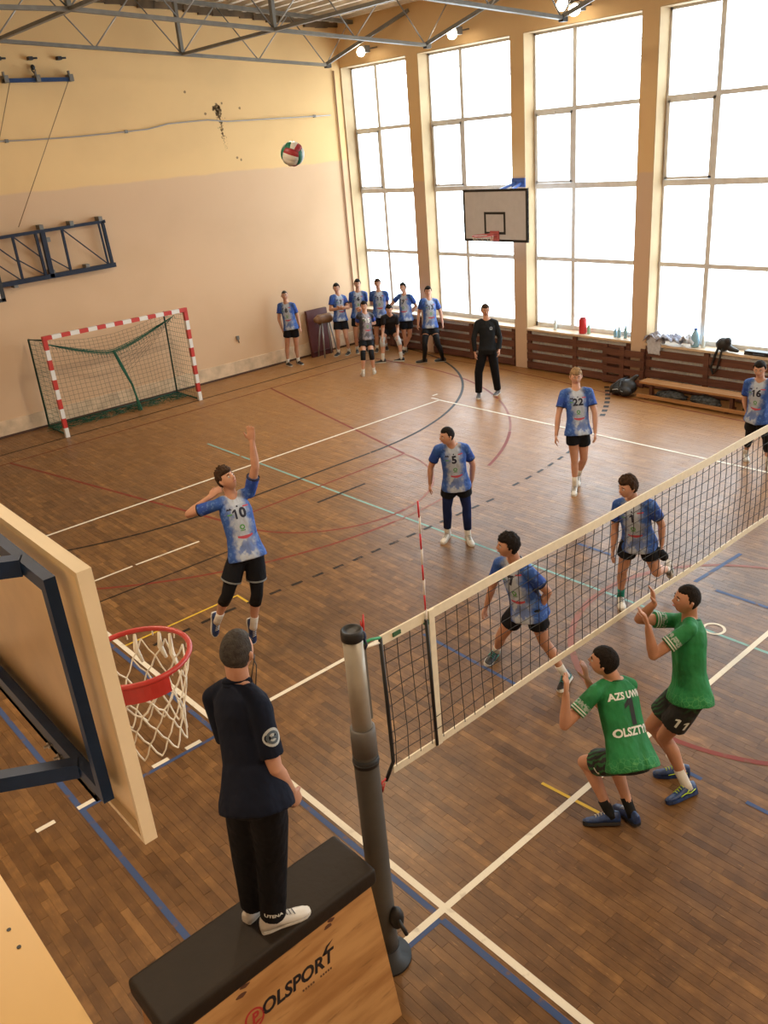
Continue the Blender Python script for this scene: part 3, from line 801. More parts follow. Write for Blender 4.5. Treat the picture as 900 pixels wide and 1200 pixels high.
w.box((BX - .0, rc[1] - .235, rz - .085), (BX + .165, rc[1] - .228, rz)); w.box((BX, rc[1] + .228, rz - .03), (BX + .16, rc[1] + .235, rz)); w.box((BX, rc[1]-.24, rz-.09), (BX + .008, rc[1]+.24, rz+.01))
w.build('rim_bracket', M_rim, t)
w = MB()
for k in range(12):
    a = 2*PI*(k+.5)/12; w.tube([(rc[0]+.225*math.cos(a), rc[1]+.225*math.sin(a), rz - .005), (rc[0]+.22*math.cos(a), rc[1]+.22*math.sin(a), rz - .03)], .0035, 5)
w.build('net_hook', M_cord, t)
hoop_net(rc[0], rc[1], rz - .02, t, ragged=True, L=.40, r0=.22, r1=.15, r=.0042)
w = MB()
for a, L_ in ((1.15, .16), (.62, .15), (.35, .2)):
    x0, y0 = rc[0] + .215*math.cos(a), rc[1] + .215*math.sin(a)
    w.tube([(x0, y0, rz - .01), (x0 - .006, y0 + .004, rz - .01 - L_ * .5), (x0 + .01, y0, rz - L_)], [.007, .013, .008], 7)
w.build('twisted_cord', M_cord, t)

# ---- net posts and net
PX = -.545
t = thing('net_post', 'grey padded volleyball post with silver top and black cap beside the box', 'post', (PX, 0, 0))
M_pad = mat('post_pad_grey', (.075, .07, .062), .6, var=.1); M_alu = mat('post_aluminium', (.36, .32, .26), .42, .25, var=.08)
w = MB(); w.lathe((PX, 0, 0), [(.080, 0.0), (.079, .3), (.077, 1.2), (.0745, 1.72), (.072, 1.80)], 24); w.build('padding', M_pad, t)
w = MB(); w.lathe((PX, 0, 1.72), [(.0765, 0), (.0765, .13), (.0745, .18), (.066, .185)], 24); w.build('collar', mat('collar_grey', (.12, .11, .10), .5), t)
w = MB(); w.tube([(PX + .0785 * math.cos(a), .0785 * math.sin(a), 1.665) for a in [2*PI*k/24 for k in range(24)]], .004, 6, closed=True); w.lathe((PX, 0, 1.64), [(.0785, 0), (.0785, .06)], 24); w.build('strap', M_black, t)
w = MB(); w.lathe((PX, 0, 1.80), [(.058, 0), (.058, .71)], 24); w.build('upper_tube', M_alu, t)
w = MB(); w.bar((PX + .05, -.02, 1.95), (PX + .05, -.02, 2.45), .03, .02); w.build('guide_slot', mat('slot_grey', (.20, .19, .17), .4, .5), t)
w = MB(); w.lathe((PX, 0, 2.50), [(.058, 0), (.064, .004), (.064, .055), (.058, .065), (.05, .065), (.048, .055), (.02, .055)], 24); w.build('cap', M_black, t)
w = MB(); w.lathe((PX, 0, 0), [(.16, 0), (.16, .02), (.09, .03), (.085, .12)], 24); w.build('foot_plate', M_black, t)
w = MB(); w.sphere((PX + .03, -.10, .42), (.05, .05, .09), 12, 8); w.tube([(PX + .03, -.10, .42), (PX + .0, -.17, .45), (PX + .02, -.2, .36)], .014, 8); w.build('winch', M_black, t)
post2 = copy_tree(t); post2.location = (9.55, 0, 0); tag(post2, 'far volleyball post beyond the right edge of the photo', 'post')
t = thing('volleyball_net', 'black square mesh volleyball net with cream tapes across the court', 'net', (4.5, 0, 1.9))
M_tape = mat('cream_tape', (.74, .66, .50), .6, var=.06, scale=20); M_mesh = mat('net_cord_black', (.015, .013, .012), .7)
NX0, NX1 = -.35, 9.35; ZT, ZB = 2.425, 1.435
def wob(x, z): return .012 * math.sin(x * 1.7 + z * 3) + .008 * math.sin(x * 4.1 + z * 7)
def zt(x): return ZT - .0 - .012 * math.sin(PI * (x - NX0) / (NX1 - NX0))
def ribbon(x0, x1, z0, z1, th, n=40):
    b = MB(); rings = []
    for i in range(n + 1):
        x = x0 + (x1 - x0) * i / n; y = wob(x, (z0 + z1) / 2) * .5; d = zt(x) - ZT
        rings.append([(x, y - th/2, z0 + d), (x, y + th/2, z0 + d), (x, y + th/2, z1 + d), (x, y - th/2, z1 + d)])
    b.loft(rings, sm=False); return b
ribbon(NX0, NX1, ZT - .065, ZT, .012).build('top_tape', M_tape, t)
ribbon(NX0 + .005, NX1, ZB, ZB + .05, .01).build('bottom_tape', M_tape, t)
paths = []
k = NX0 + .03
while k < NX1:
    paths.append([(k, wob(k, z), z if z < 2.3 else zt(k) - .06) for z in (ZB + .04, 1.7, 1.95, 2.2, 2.37)]); k += .1
for j in range(1, 10):
    z = ZB + .04 + .093 * j
    paths.append([(NX0 + (NX1 - NX0) * i / 60, wob(NX0 + (NX1 - NX0) * i / 60, z), z + .006 * math.sin(i * 1.3 + j)) for i in range(61)])
cords(paths, .0032, 4).build('mesh', M_mesh, t)['kind'] = 'stuff'
for x, wd in ((NX0, .022), (NX1, .022)):
    w = MB(); w.tube([(x, 0, ZT - .01), (x, wob(x, 2), 1.95), (x + .01, 0, 1.52), (x + (-.06 if x < 0 else .06), 0, ZB - .02)], wd * .55, 8); w.build('end_band', M_black, t)
for x in (0.05, 9.0):
    w = MB(); w.bar((x, -.008, ZT), (x, -.008, ZB - .01), .045, .012, up=(0, 1, 0)); w.build('side_tape', M_tape, t)
w = MB(); w.box((-.26, -.012, ZT - .045), (-.2, .012, ZT - .02)); w.box((.0, -.012, ZT - .09), (.07, .012, ZT - .06)); w.build('tape_tie', mat('green_tie', (.04, .12, .05), .6), t)
M_gcord = mat('green_cord', (.03, .28, .10), .6)
w = MB(); w.tube([(NX0, 0, ZT - .01), (-.42, 0, ZT + .012), (PX + .05, -.01, ZT + .02)], .009, 7); w.build('green_cord', M_gcord, t)
w = MB(); w.tube([(NX0, 0, ZT - .04), (PX + .055, -.01, ZT - .01)], .007, 7); w.build('white_cord', M_cord, t)
w = MB(); w.tube([(NX0 - .06, 0, ZB), (-.43, 0, ZB - .01), (PX + .06, 0, ZB - .03)], .006, 6); w.tube([(-.44, 0, ZB), (-.46, -.02, ZB - .06), (-.42, 0, ZB - .03)], .005, 5); w.build('red_cord', M_red, t)
w = MB(); w.tube([(NX1, 0, ZT - .01), (9.5, 0, ZT)], .009, 6); w.build('far_cord', M_cord, t)
t = thing('cord_bundle', 'knotted blue and red cord ends tied to the post cap', 'cord', (PX + .06, -.01, 2.50))
w = MB(); w.sphere((PX + .066, -.012, 2.49), (.02, .02, .04), 8, 6); w.tube([(PX + .066, -.02, 2.49), (PX + .06, -.045, 2.45), (PX + .055, -.03, 2.42)], .007, 6); w.build('knot', mat('navy_cord', (.01, .015, .05), .6), t)
w = MB(); w.tube([(PX + .066, -.01, 2.50), (PX + .085, .0, 2.56), (PX + .10, .01, 2.61)], [.011, .009, .004], 6); w.tube([(PX + .066, 0, 2.50), (PX + .072, .0, 2.545), (PX + .075, .01, 2.58)], [.008, .006, .003], 6); w.build('red_end', M_red, t)
t = thing('antenna', 'thin red and white striped antenna standing up from the net edge', 'antenna', (.0, -.02, 1.5))
w = MB(); M_fg = mat('antenna_white', (.75, .70, .66), .4)
for k in range(9):
    z = 2.35 + .8 - .1 * k; w.tube([(.0 + .006*(k % 2), -.016, z), (.0, -.016, z - .1)], .0055, 7, mi=k % 2)
w.build('striped_rod', [mat('antenna_red', (.55, .02, .03), .4), M_fg], t)
w = MB(); w.tube([(0, -.016, 2.38), (.02, -.016, 1.44)], .011, 8); w.build('sleeve', M_black, t)

# ---- vaulting box the referee stands on
t = thing('vaulting_box', 'wooden vaulting box with dark padded top under the referee', 'vaulting box', (-1.4, -.05, 0))
bx0, bx1 = -2.10, -.76
def yz(z): return (-.37 + .175 * z, .30 - .175 * z)
M_pine = wood_mat('box_pine', (.36, .165, .05), (.53, .28, .10), .45, stretch=(1.0, 6, 6), scale=1.6)
M_pine2 = wood_mat('box_pine_end', (.38, .20, .08), (.46, .26, .11), .45, stretch=(6, 6, 1), scale=1.6)
w = MB(); z0, z1 = .0, .99; a0, b0 = yz(z0); a1, b1 = yz(z1); th = .022
w.add([(bx0,a0,z0),(bx1,a0,z0),(bx1,a1,z1),(bx0,a1,z1),(bx0,a0+th,z0),(bx1,a0+th,z0),(bx1,a1+th,z1),(bx0,a1+th,z1)], [(0,1,2,3),(7,6,5,4),(0,4,5,1),(1,5,6,2),(2,6,7,3),(3,7,4,0)])
w.build('front_panel', M_pine, t)
w = MB(); w.add([(bx0,b0-th,z0),(bx1,b0-th,z0),(bx1,b1-th,z1),(bx0,b1-th,z1),(bx0,b0,z0),(bx1,b0,z0),(bx1,b1,z1),(bx0,b1,z1)], [(0,1,2,3),(7,6,5,4),(0,4,5,1),(1,5,6,2),(2,6,7,3),(3,7,4,0)])
w.build('rear_panel', M_pine, t)
for xa in (bx0, bx1 - .022):
    w = MB(); xb = xa + .018; o_ = .001
    w.add([(xa,a0+th+o_,z0),(xb,a0+th+o_,z0),(xb,b0-th-o_,z0),(xa,b0-th-o_,z0),(xa,a1+th+o_,z1),(xb,a1+th+o_,z1),(xb,b1-th-o_,z1),(xa,b1-th-o_,z1)], [(3,2,1,0),(4,5,6,7),(0,1,5,4),(1,2,6,5),(2,3,7,6),(3,0,4,7)])
    w.build('end_panel', M_pine2, t)
bm = bmesh.new(); bmesh.ops.create_cube(bm, size=1)
for v in bm.verts: v.co = Vector((-1.43 + v.co.x * 1.40, -.035 + v.co.y * .40, 1.05 + v.co.z * .12))
bmesh.ops.bevel(bm, geom=bm.edges, offset=.032, segments=4, affect='EDGES', profile=.6)
me = bpy.data.meshes.new('p'); bm.to_mesh(me); bm.free(); me.polygons.foreach_set('use_smooth', [True]*len(me.polygons))
put(me, 'padded_top', mat('brown_vinyl', (.019, .012, .0065), .6, spec=.25, var=.12, scale=5, bump=.25, bscale=25), t)
# lettering
NF = Vector((0, -1, .175)).normalized(); UPF = Vector((0, .175, 1)).normalized(); XF = Vector((1, 0, 0))
def onface(poly, x, z, mb, mi=0, lift=.001, sc=1):
    O = Vector((x, yz(z)[0], z)) + NF * lift
    mb.add([O + XF * u * sc + UPF * v * sc for u, v in poly[0]], poly[1], mi)
w = MB(); onface(text_polys('OLSPORT', .115, bold=.004, shear=.25, sx=1.0), -1.365, .742, w)
tail = ([(0, 0), (.035, 0), (.05, .03), (.10, .06), (.045, .045)], [(0, 1, 2, 4), (2, 3, 4)]); onface(tail, -1.185, .775, w)
w.build('lettering', mat('box_print_black', (.012, .010, .012), .5), t)
w = MB(); onface(disk_poly(.062, 26, r0=.80), -1.655, .735, w); onface(text_polys('P', .085, bold=.003, shear=.2), -1.655, .735, w)
onface(([(-.09, -.03), (.02, .0), (.05, .012), (.02, .014)], [(0, 1, 2, 3)]), -1.66, .70, w)
w.build('emblem', mat('box_print_red', (.40, .03, .025), .5), t)
w = MB(); [onface(grid_poly(.012, .014), -1.345 + .018 * k, .668, w) for k in range(12) if k not in (5, 6)]; w.build('small_print', mat('box_print_faint', (.13, .06, .03), .5), t)
rng = random.Random(2)
for (x, z) in ((-1.66, .955), (-1.07, .95), (-1.69, .915), (-1.10, .925)):
    w = MB(); onface(([( .035*math.cos(a)*(.5+.6*rng.random()), .014*math.sin(a)*(.6+.5*rng.random())) for a in [2*PI*i/9 for i in range(9)]], [tuple(range(9))]), x, z, w, lift=.0008); w.build('knot_mark', mat('knot_brown', (.10, .035, .015), .6), t)

# ---- volleyball in the air
bc = Vector((1.86, 3.35, 4.97))
t = thing('volleyball', 'red, green and white volleyball high in the air before the ochre wall', 'ball', bc)
bm_ = [mat('ball_white', (.62, .60, .55), .45), mat('ball_green', (.01, .14, .085), .45), mat('ball_red', (.30, .02, .03), .45)]
rot = Matrix.Rotation(.5, 3, 'X') @ Matrix.Rotation(.7, 3, 'Z')
for ax in range(3):
    for sg in (-1, 1):
        for strip in range(3):
            w = MB(); vs = []; n = 8; ns = 4
            for i in range(n + 1):
                for j in range(ns + 1):
                    a = (i / n * 2 - 1) * .985; b_ = ((strip + j / ns) / 3 * 2 - 1); b_ = (b_ * .985) if True else b_
                    edge = (j in (0, ns)) or (i in (0, n))
                    p = [0, 0, 0]; p[ax] = sg; p[(ax+1) % 3] = math.tan(a * PI/4); p[(ax+2) % 3] = math.tan(b_ * PI/4)
                    q = rot @ Vector(p).normalized() * (.105 if not edge else .1015); vs.append(bc + q)
            fs = [(i*(ns+1)+j, (i+1)*(ns+1)+j, (i+1)*(ns+1)+j+1, i*(ns+1)+j+1) for i in range(n) for j in range(ns)]
            if sg > 0: fs = fs
            else: fs = [tuple(reversed(f)) for f in fs]
            w.add(vs, fs, 0, True); w.build('panel', bm_[(strip + (0 if strip == 1 else ax)) % 3 if strip != 1 else 0], t)

# ---- corner: leaning mat board and gym buck
t = thing('red_mat_board', 'dark red board leaning in the corner behind the leather buck', 'board', (10.2, 14.75, 0))
w = MB(); w.add([(9.95,14.58,0),(10.62,14.58,0),(10.62,14.66,0),(9.95,14.66,0),(10.0,14.74,1.18),(10.66,14.74,1.18),(10.66,14.82,1.18),(10.0,14.82,1.18)], [(3,2,1,0),(4,5,6,7),(0,1,5,4),(1,2,6,5),(2,3,7,6),(3,0,4,7)])
w.build('board', mat('maroon_paint', (.085, .016, .014), .45, var=.1), t)
w = MB(); w.box((9.98, 14.565, .1), (10.6, 14.6, .14)); w.build('cross_batten', mat('maroon_dark', (.05, .01, .01), .5), t)
t = thing('gym_buck', 'brown leather gym buck on splayed steel legs in the corner', 'vaulting buck', (10.32, 14.42, 0))
w = MB(); w.tube([(10.08, 14.44, .97), (10.13, 14.44, .97), (10.50, 14.42, .97), (10.55, 14.42, .97)], [.09, .125, .125, .09], 16, roundend=True)
put(bake(w, .02, 3), 'leather_body', mat('tan_leather', (.20, .10, .045), .45, var=.15), t)
for sx, sy in ((-1, -1), (-1, 1), (1, -1), (1, 1)):
    w = MB(); x0, y0 = 10.32 + sx * .12, 14.42 + sy * .04; w.tube([(x0, y0, .88), (x0 + sx * .10, y0 + sy * .10, .0)], .02, 8); w.build('leg', mat('leg_steel', (.33, .32, .31), .4, .5), t)

# ---- bench and the gear around it
t = thing('long_bench', 'long varnished gym bench standing along the slatted covers', 'bench', (11.3, 4.2, 0))
M_bench = wood_mat('bench_wood', (.33, .16, .06), (.42, .21, .085), .4, stretch=(14, 1, 14))
w = MB(); w.box((11.3, 1.9, .29), (11.58, 5.75, .33)); w.build('seat', M_bench, t)
w = MB(); w.box((11.22, 1.9, .04), (11.27, 5.75, .10)); w.build('foot_rail', M_bench, t)
for y in (2.1, 3.9, 5.55):
    w = MB(); w.box((11.24, y - .03, 0), (11.56, y + .03, .05)); w.box((11.40, y - .03, .05), (11.48, y + .03, .29)); w.build('leg', M_slat, t)
def blob(name, label, cat, c, r, m, seed=0, amp=.25, fr=6, vox=.018, flat=0, extra=None, group=None):
    w = MB()
    def fn(p, q):
        k = 1 + amp * noise.noise(p * fr * .3 + Vector((seed * 3.1, 0, 0))) + amp * .5 * noise.noise(p * fr * .8 + Vector((0, seed * 1.7, 0)))
        q = q * k
        if flat and q.z < -r[2] * flat: q.z = -r[2] * flat
        return q
    w.sphere(c, r, 24, 16, fn=fn)
    me = w.mesh(name); o = put(me, name, m, world=(c[0], c[1], c[2] - r[2])); tag(o, label, cat, group); return o
M_bag = mat('black_nylon', (.016, .016, .019), .45, var=.2, scale=12, bump=.4, bscale=15)
t = thing('black_backpack', 'bulging black backpack on the floor left of the bench', 'backpack', (11.25, 6.15, 0))
w = MB(); w.sphere((11.32, 6.06, .17), (.16, .24, .165), 20, 14); w.sphere((11.22, 6.22, .12), (.12, .13, .12), 16, 10); w.sphere((11.18, 6.0, .11), (.08, .16, .1), 14, 10); w.tube([(11.35, 5.95, .30), (11.38, 5.85, .40)], [.06, .04], 8, roundend=True)
put(bake(w, .02, 2), 'body', M_bag, t)
w = MB(); w.tube([(11.1, 6.28, .06), (11.08, 6.2, .22), (11.2, 6.12, .33), (11.35, 6.05, .35)], .018, 6, flat=.4); w.tube([(11.08, 6.0, .08), (11.02, 6.02, .2), (11.14, 6.05, .33)], .016, 6, flat=.4); w.build('strap', M_black, t)
w = MB(); w.tube([(11.06, 6.2, .15), (11.05, 6.08, .18), (11.09, 5.98, .13)], .008, 6); w.build('reflective_strip', mat('grey_strip', (.4, .42, .42), .3), t)
M_pat = mat('grey_black_fabric', (.05, .055, .06), .7, var=.95, scale=22)
for i, (y, ry, lab) in enumerate(((5.1, .30, 'mottled grey sports bag under the left end of the bench'), (4.4, .30, 'dark mottled bag lying under the bench middle'), (3.2, .42, 'long dark bag under the bench beside number 16'))):
    blob('sports_bag', lab, 'bag', (11.40, y, .11), (.13, ry, .10), M_pat if i < 2 else M_bag, seed=i, amp=.35, flat=.95, group=None)
# things on the sills
def bottle(x, y, z, r, h, body, cap, label, name='bottle'):
    t = thing(name, label, 'bottle', (x, y, z))
    w = MB(); w.lathe((x, y, z), [(r*.9, 0), (r, .01), (r, h*.62), (r*.85, h*.72), (r*.4, h*.88), (r*.4, h*.92)], 14); w.build('body', body, t)
    w = MB(); w.lathe((x, y, z), [(r*.45, h*.92), (r*.45, h)], 10); w.build('cap', cap, t); return t
M_pet = mat('clear_plastic', (.62, .72, .76), .15); M_petb = mat('blue_plastic', (.25, .45, .60), .2); M_petg = mat('green_plastic', (.30, .50, .40), .2); M_capb = mat('blue_cap', (.05, .15, .5), .4); M_lab = mat('cream', (.7, .68, .6), .5)
t = thing('red_bottle', 'tall red cylindrical bottle on the sill of the third window', 'bottle', (12.08, 7.66, ZS))
w = MB(); w.lathe((12.08, 7.66, ZS), [(.078, 0), (.082, .02), (.082, .30), (.078, .31)], 18); w.build('body', mat('bottle_red', (.55, .03, .035), .4), t)
w = MB(); w.lathe((12.08, 7.66, ZS + .31), [(.06, 0), (.06, .03), (.03, .035)], 14); w.build('lid', mat('lid_red', (.30, .015, .02), .4), t)
bottle(12.1, 7.52, ZS, .035, .22, M_petg, M_lab, 'small green tinted bottle right of the red bottle')
bottle(12.12, 8.42, ZS, .035, .24, M_pet, M_black, 'clear bottle with dark cap left of the red bottle')
bottle(12.1, 6.86, ZS, .034, .18, M_petb, M_capb, 'leftmost pale blue bottle by the pier beside the bench')
bottle(12.08, 6.76, ZS, .034, .23, M_petb, M_lab, 'middle pale blue bottle by the pier beside the bench')
bottle(12.1, 6.62, ZS, .034, .26, M_petb, M_capb, 'tallest pale blue bottle nearest the pier beside the bench')
bottle(12.08, 5.06, ZS, .075, .36, M_petb, M_capb, 'large pale blue water bottle at the fourth window mullion')
bottle(12.1, 4.90, ZS, .035, .22, M_pet, M_lab, 'small clear bottle beside the large water bottle')
def towel(cx, cy, w_, l_, hang, m, label, seed):
    """crumpled cloth on the sill, its front part hanging over the edge"""
    nx, ny = 16, 18; vs = []; fs = []
    for i in range(nx + 1):
        for j in range(ny + 1):
            u = i / nx; v = j / ny
            s = v * (l_ + hang); n1 = noise.noise(Vector((u * 4 + seed, v * 4, seed))); n2 = noise.noise(Vector((u * 9, v * 9 + seed, 0)))
            hgt = .075 + .10 * n1 + .05 * n2 + .09 * math.sin(PI * u)
            if s < l_: p = (cx + .14 - s, cy + (u - .5) * w_ + .02 * n1, ZS + max(.004, hgt))
            else:
                d = s - l_; p = (cx + .14 - l_ - .02 - .025 * abs(n1) - .012, cy + (u - .5) * w_ * (1 - .25 * d / max(hang, .01)) + .02 * n2, ZS + max(.004, hgt * (1 - d * 4)) - d)
            vs.append(p)
    for i in range(nx):
        for j in range(ny): a = i * (ny + 1) + j; fs.append((a, a + ny + 1, a + ny + 2, a + 1))
    w = MB(); w.add(vs, fs, 0, True); o = w.build('towel', m, loc=(cx, cy, ZS)); md = o.modifiers.new('thick', 'SOLIDIFY'); md.thickness = .008
    tag(o, label, 'towel'); return o
towel(11.98, 5.86, .42, .22, .0, mat('grey_cloth', (.30, .29, .33), .9, var=.25, scale=20), 'crumpled grey cloth at the pier, left in the sill pile', 1.3)
towel(12.05, 5.55, .50, .30, .0, mat('lilac_cloth', (.38, .42, .55), .9, var=.3, scale=18), 'crumpled blue grey shirt on top of the sill pile', 4.7)
towel(11.97, 5.84, .34, .16, .22, mat('pale_cloth', (.50, .52, .60), .9, var=.15, scale=18), 'pale towel hanging over the sill edge by the pier', 7.9)
towel(12.05, 5.20, .34, .22, .0, mat('white_cloth', (.55, .57, .62), .9, var=.2, scale=18), 'thin pale cloth trailing right of the sill pile', 2.2)
t = thing('drawstring_bag', 'small black bag on the sill with its strap hanging down', 'bag', (12.02, 4.42, ZS))
w = MB(); w.sphere((12.02, 4.45, ZS + .13), (.11, .15, .13), 16, 12); w.sphere((12.0, 4.36, ZS + .20), (.07, .07, .08), 12, 8); w.tube([(12.0, 4.3, ZS+.07), (11.97, 4.15, ZS + .05)], [.06, .035], 8, roundend=True)
put(bake(w, .015, 2), 'body', M_bag, t)
w = MB(); w.tube([(11.95, 4.5, ZS + .1), (11.89, 4.52, ZS - .02), (11.885, 4.60, ZS - .3), (11.885, 4.55, ZS - .42), (11.885, 4.47, ZS - .3), (11.89, 4.42, ZS), (11.95, 4.42, ZS + .08)], .032, 6, flat=.5); w.build('strap', M_black, t)
t = thing('black_case', 'flat black case lying on the sill at the right edge', 'case', (12.05, 3.8, ZS))
w = MB(); w.box((11.97, 3.45, ZS + .002), (12.12, 4.02, ZS + .07)); w.build('body', M_bag, t); w = MB(); w.tube([(11.965, 3.85, ZS+.035), (11.93, 3.8, ZS+.035), (11.93, 3.65, ZS+.035), (11.965, 3.6, ZS+.035)], .009, 6); w.build('handle', M_black, t)

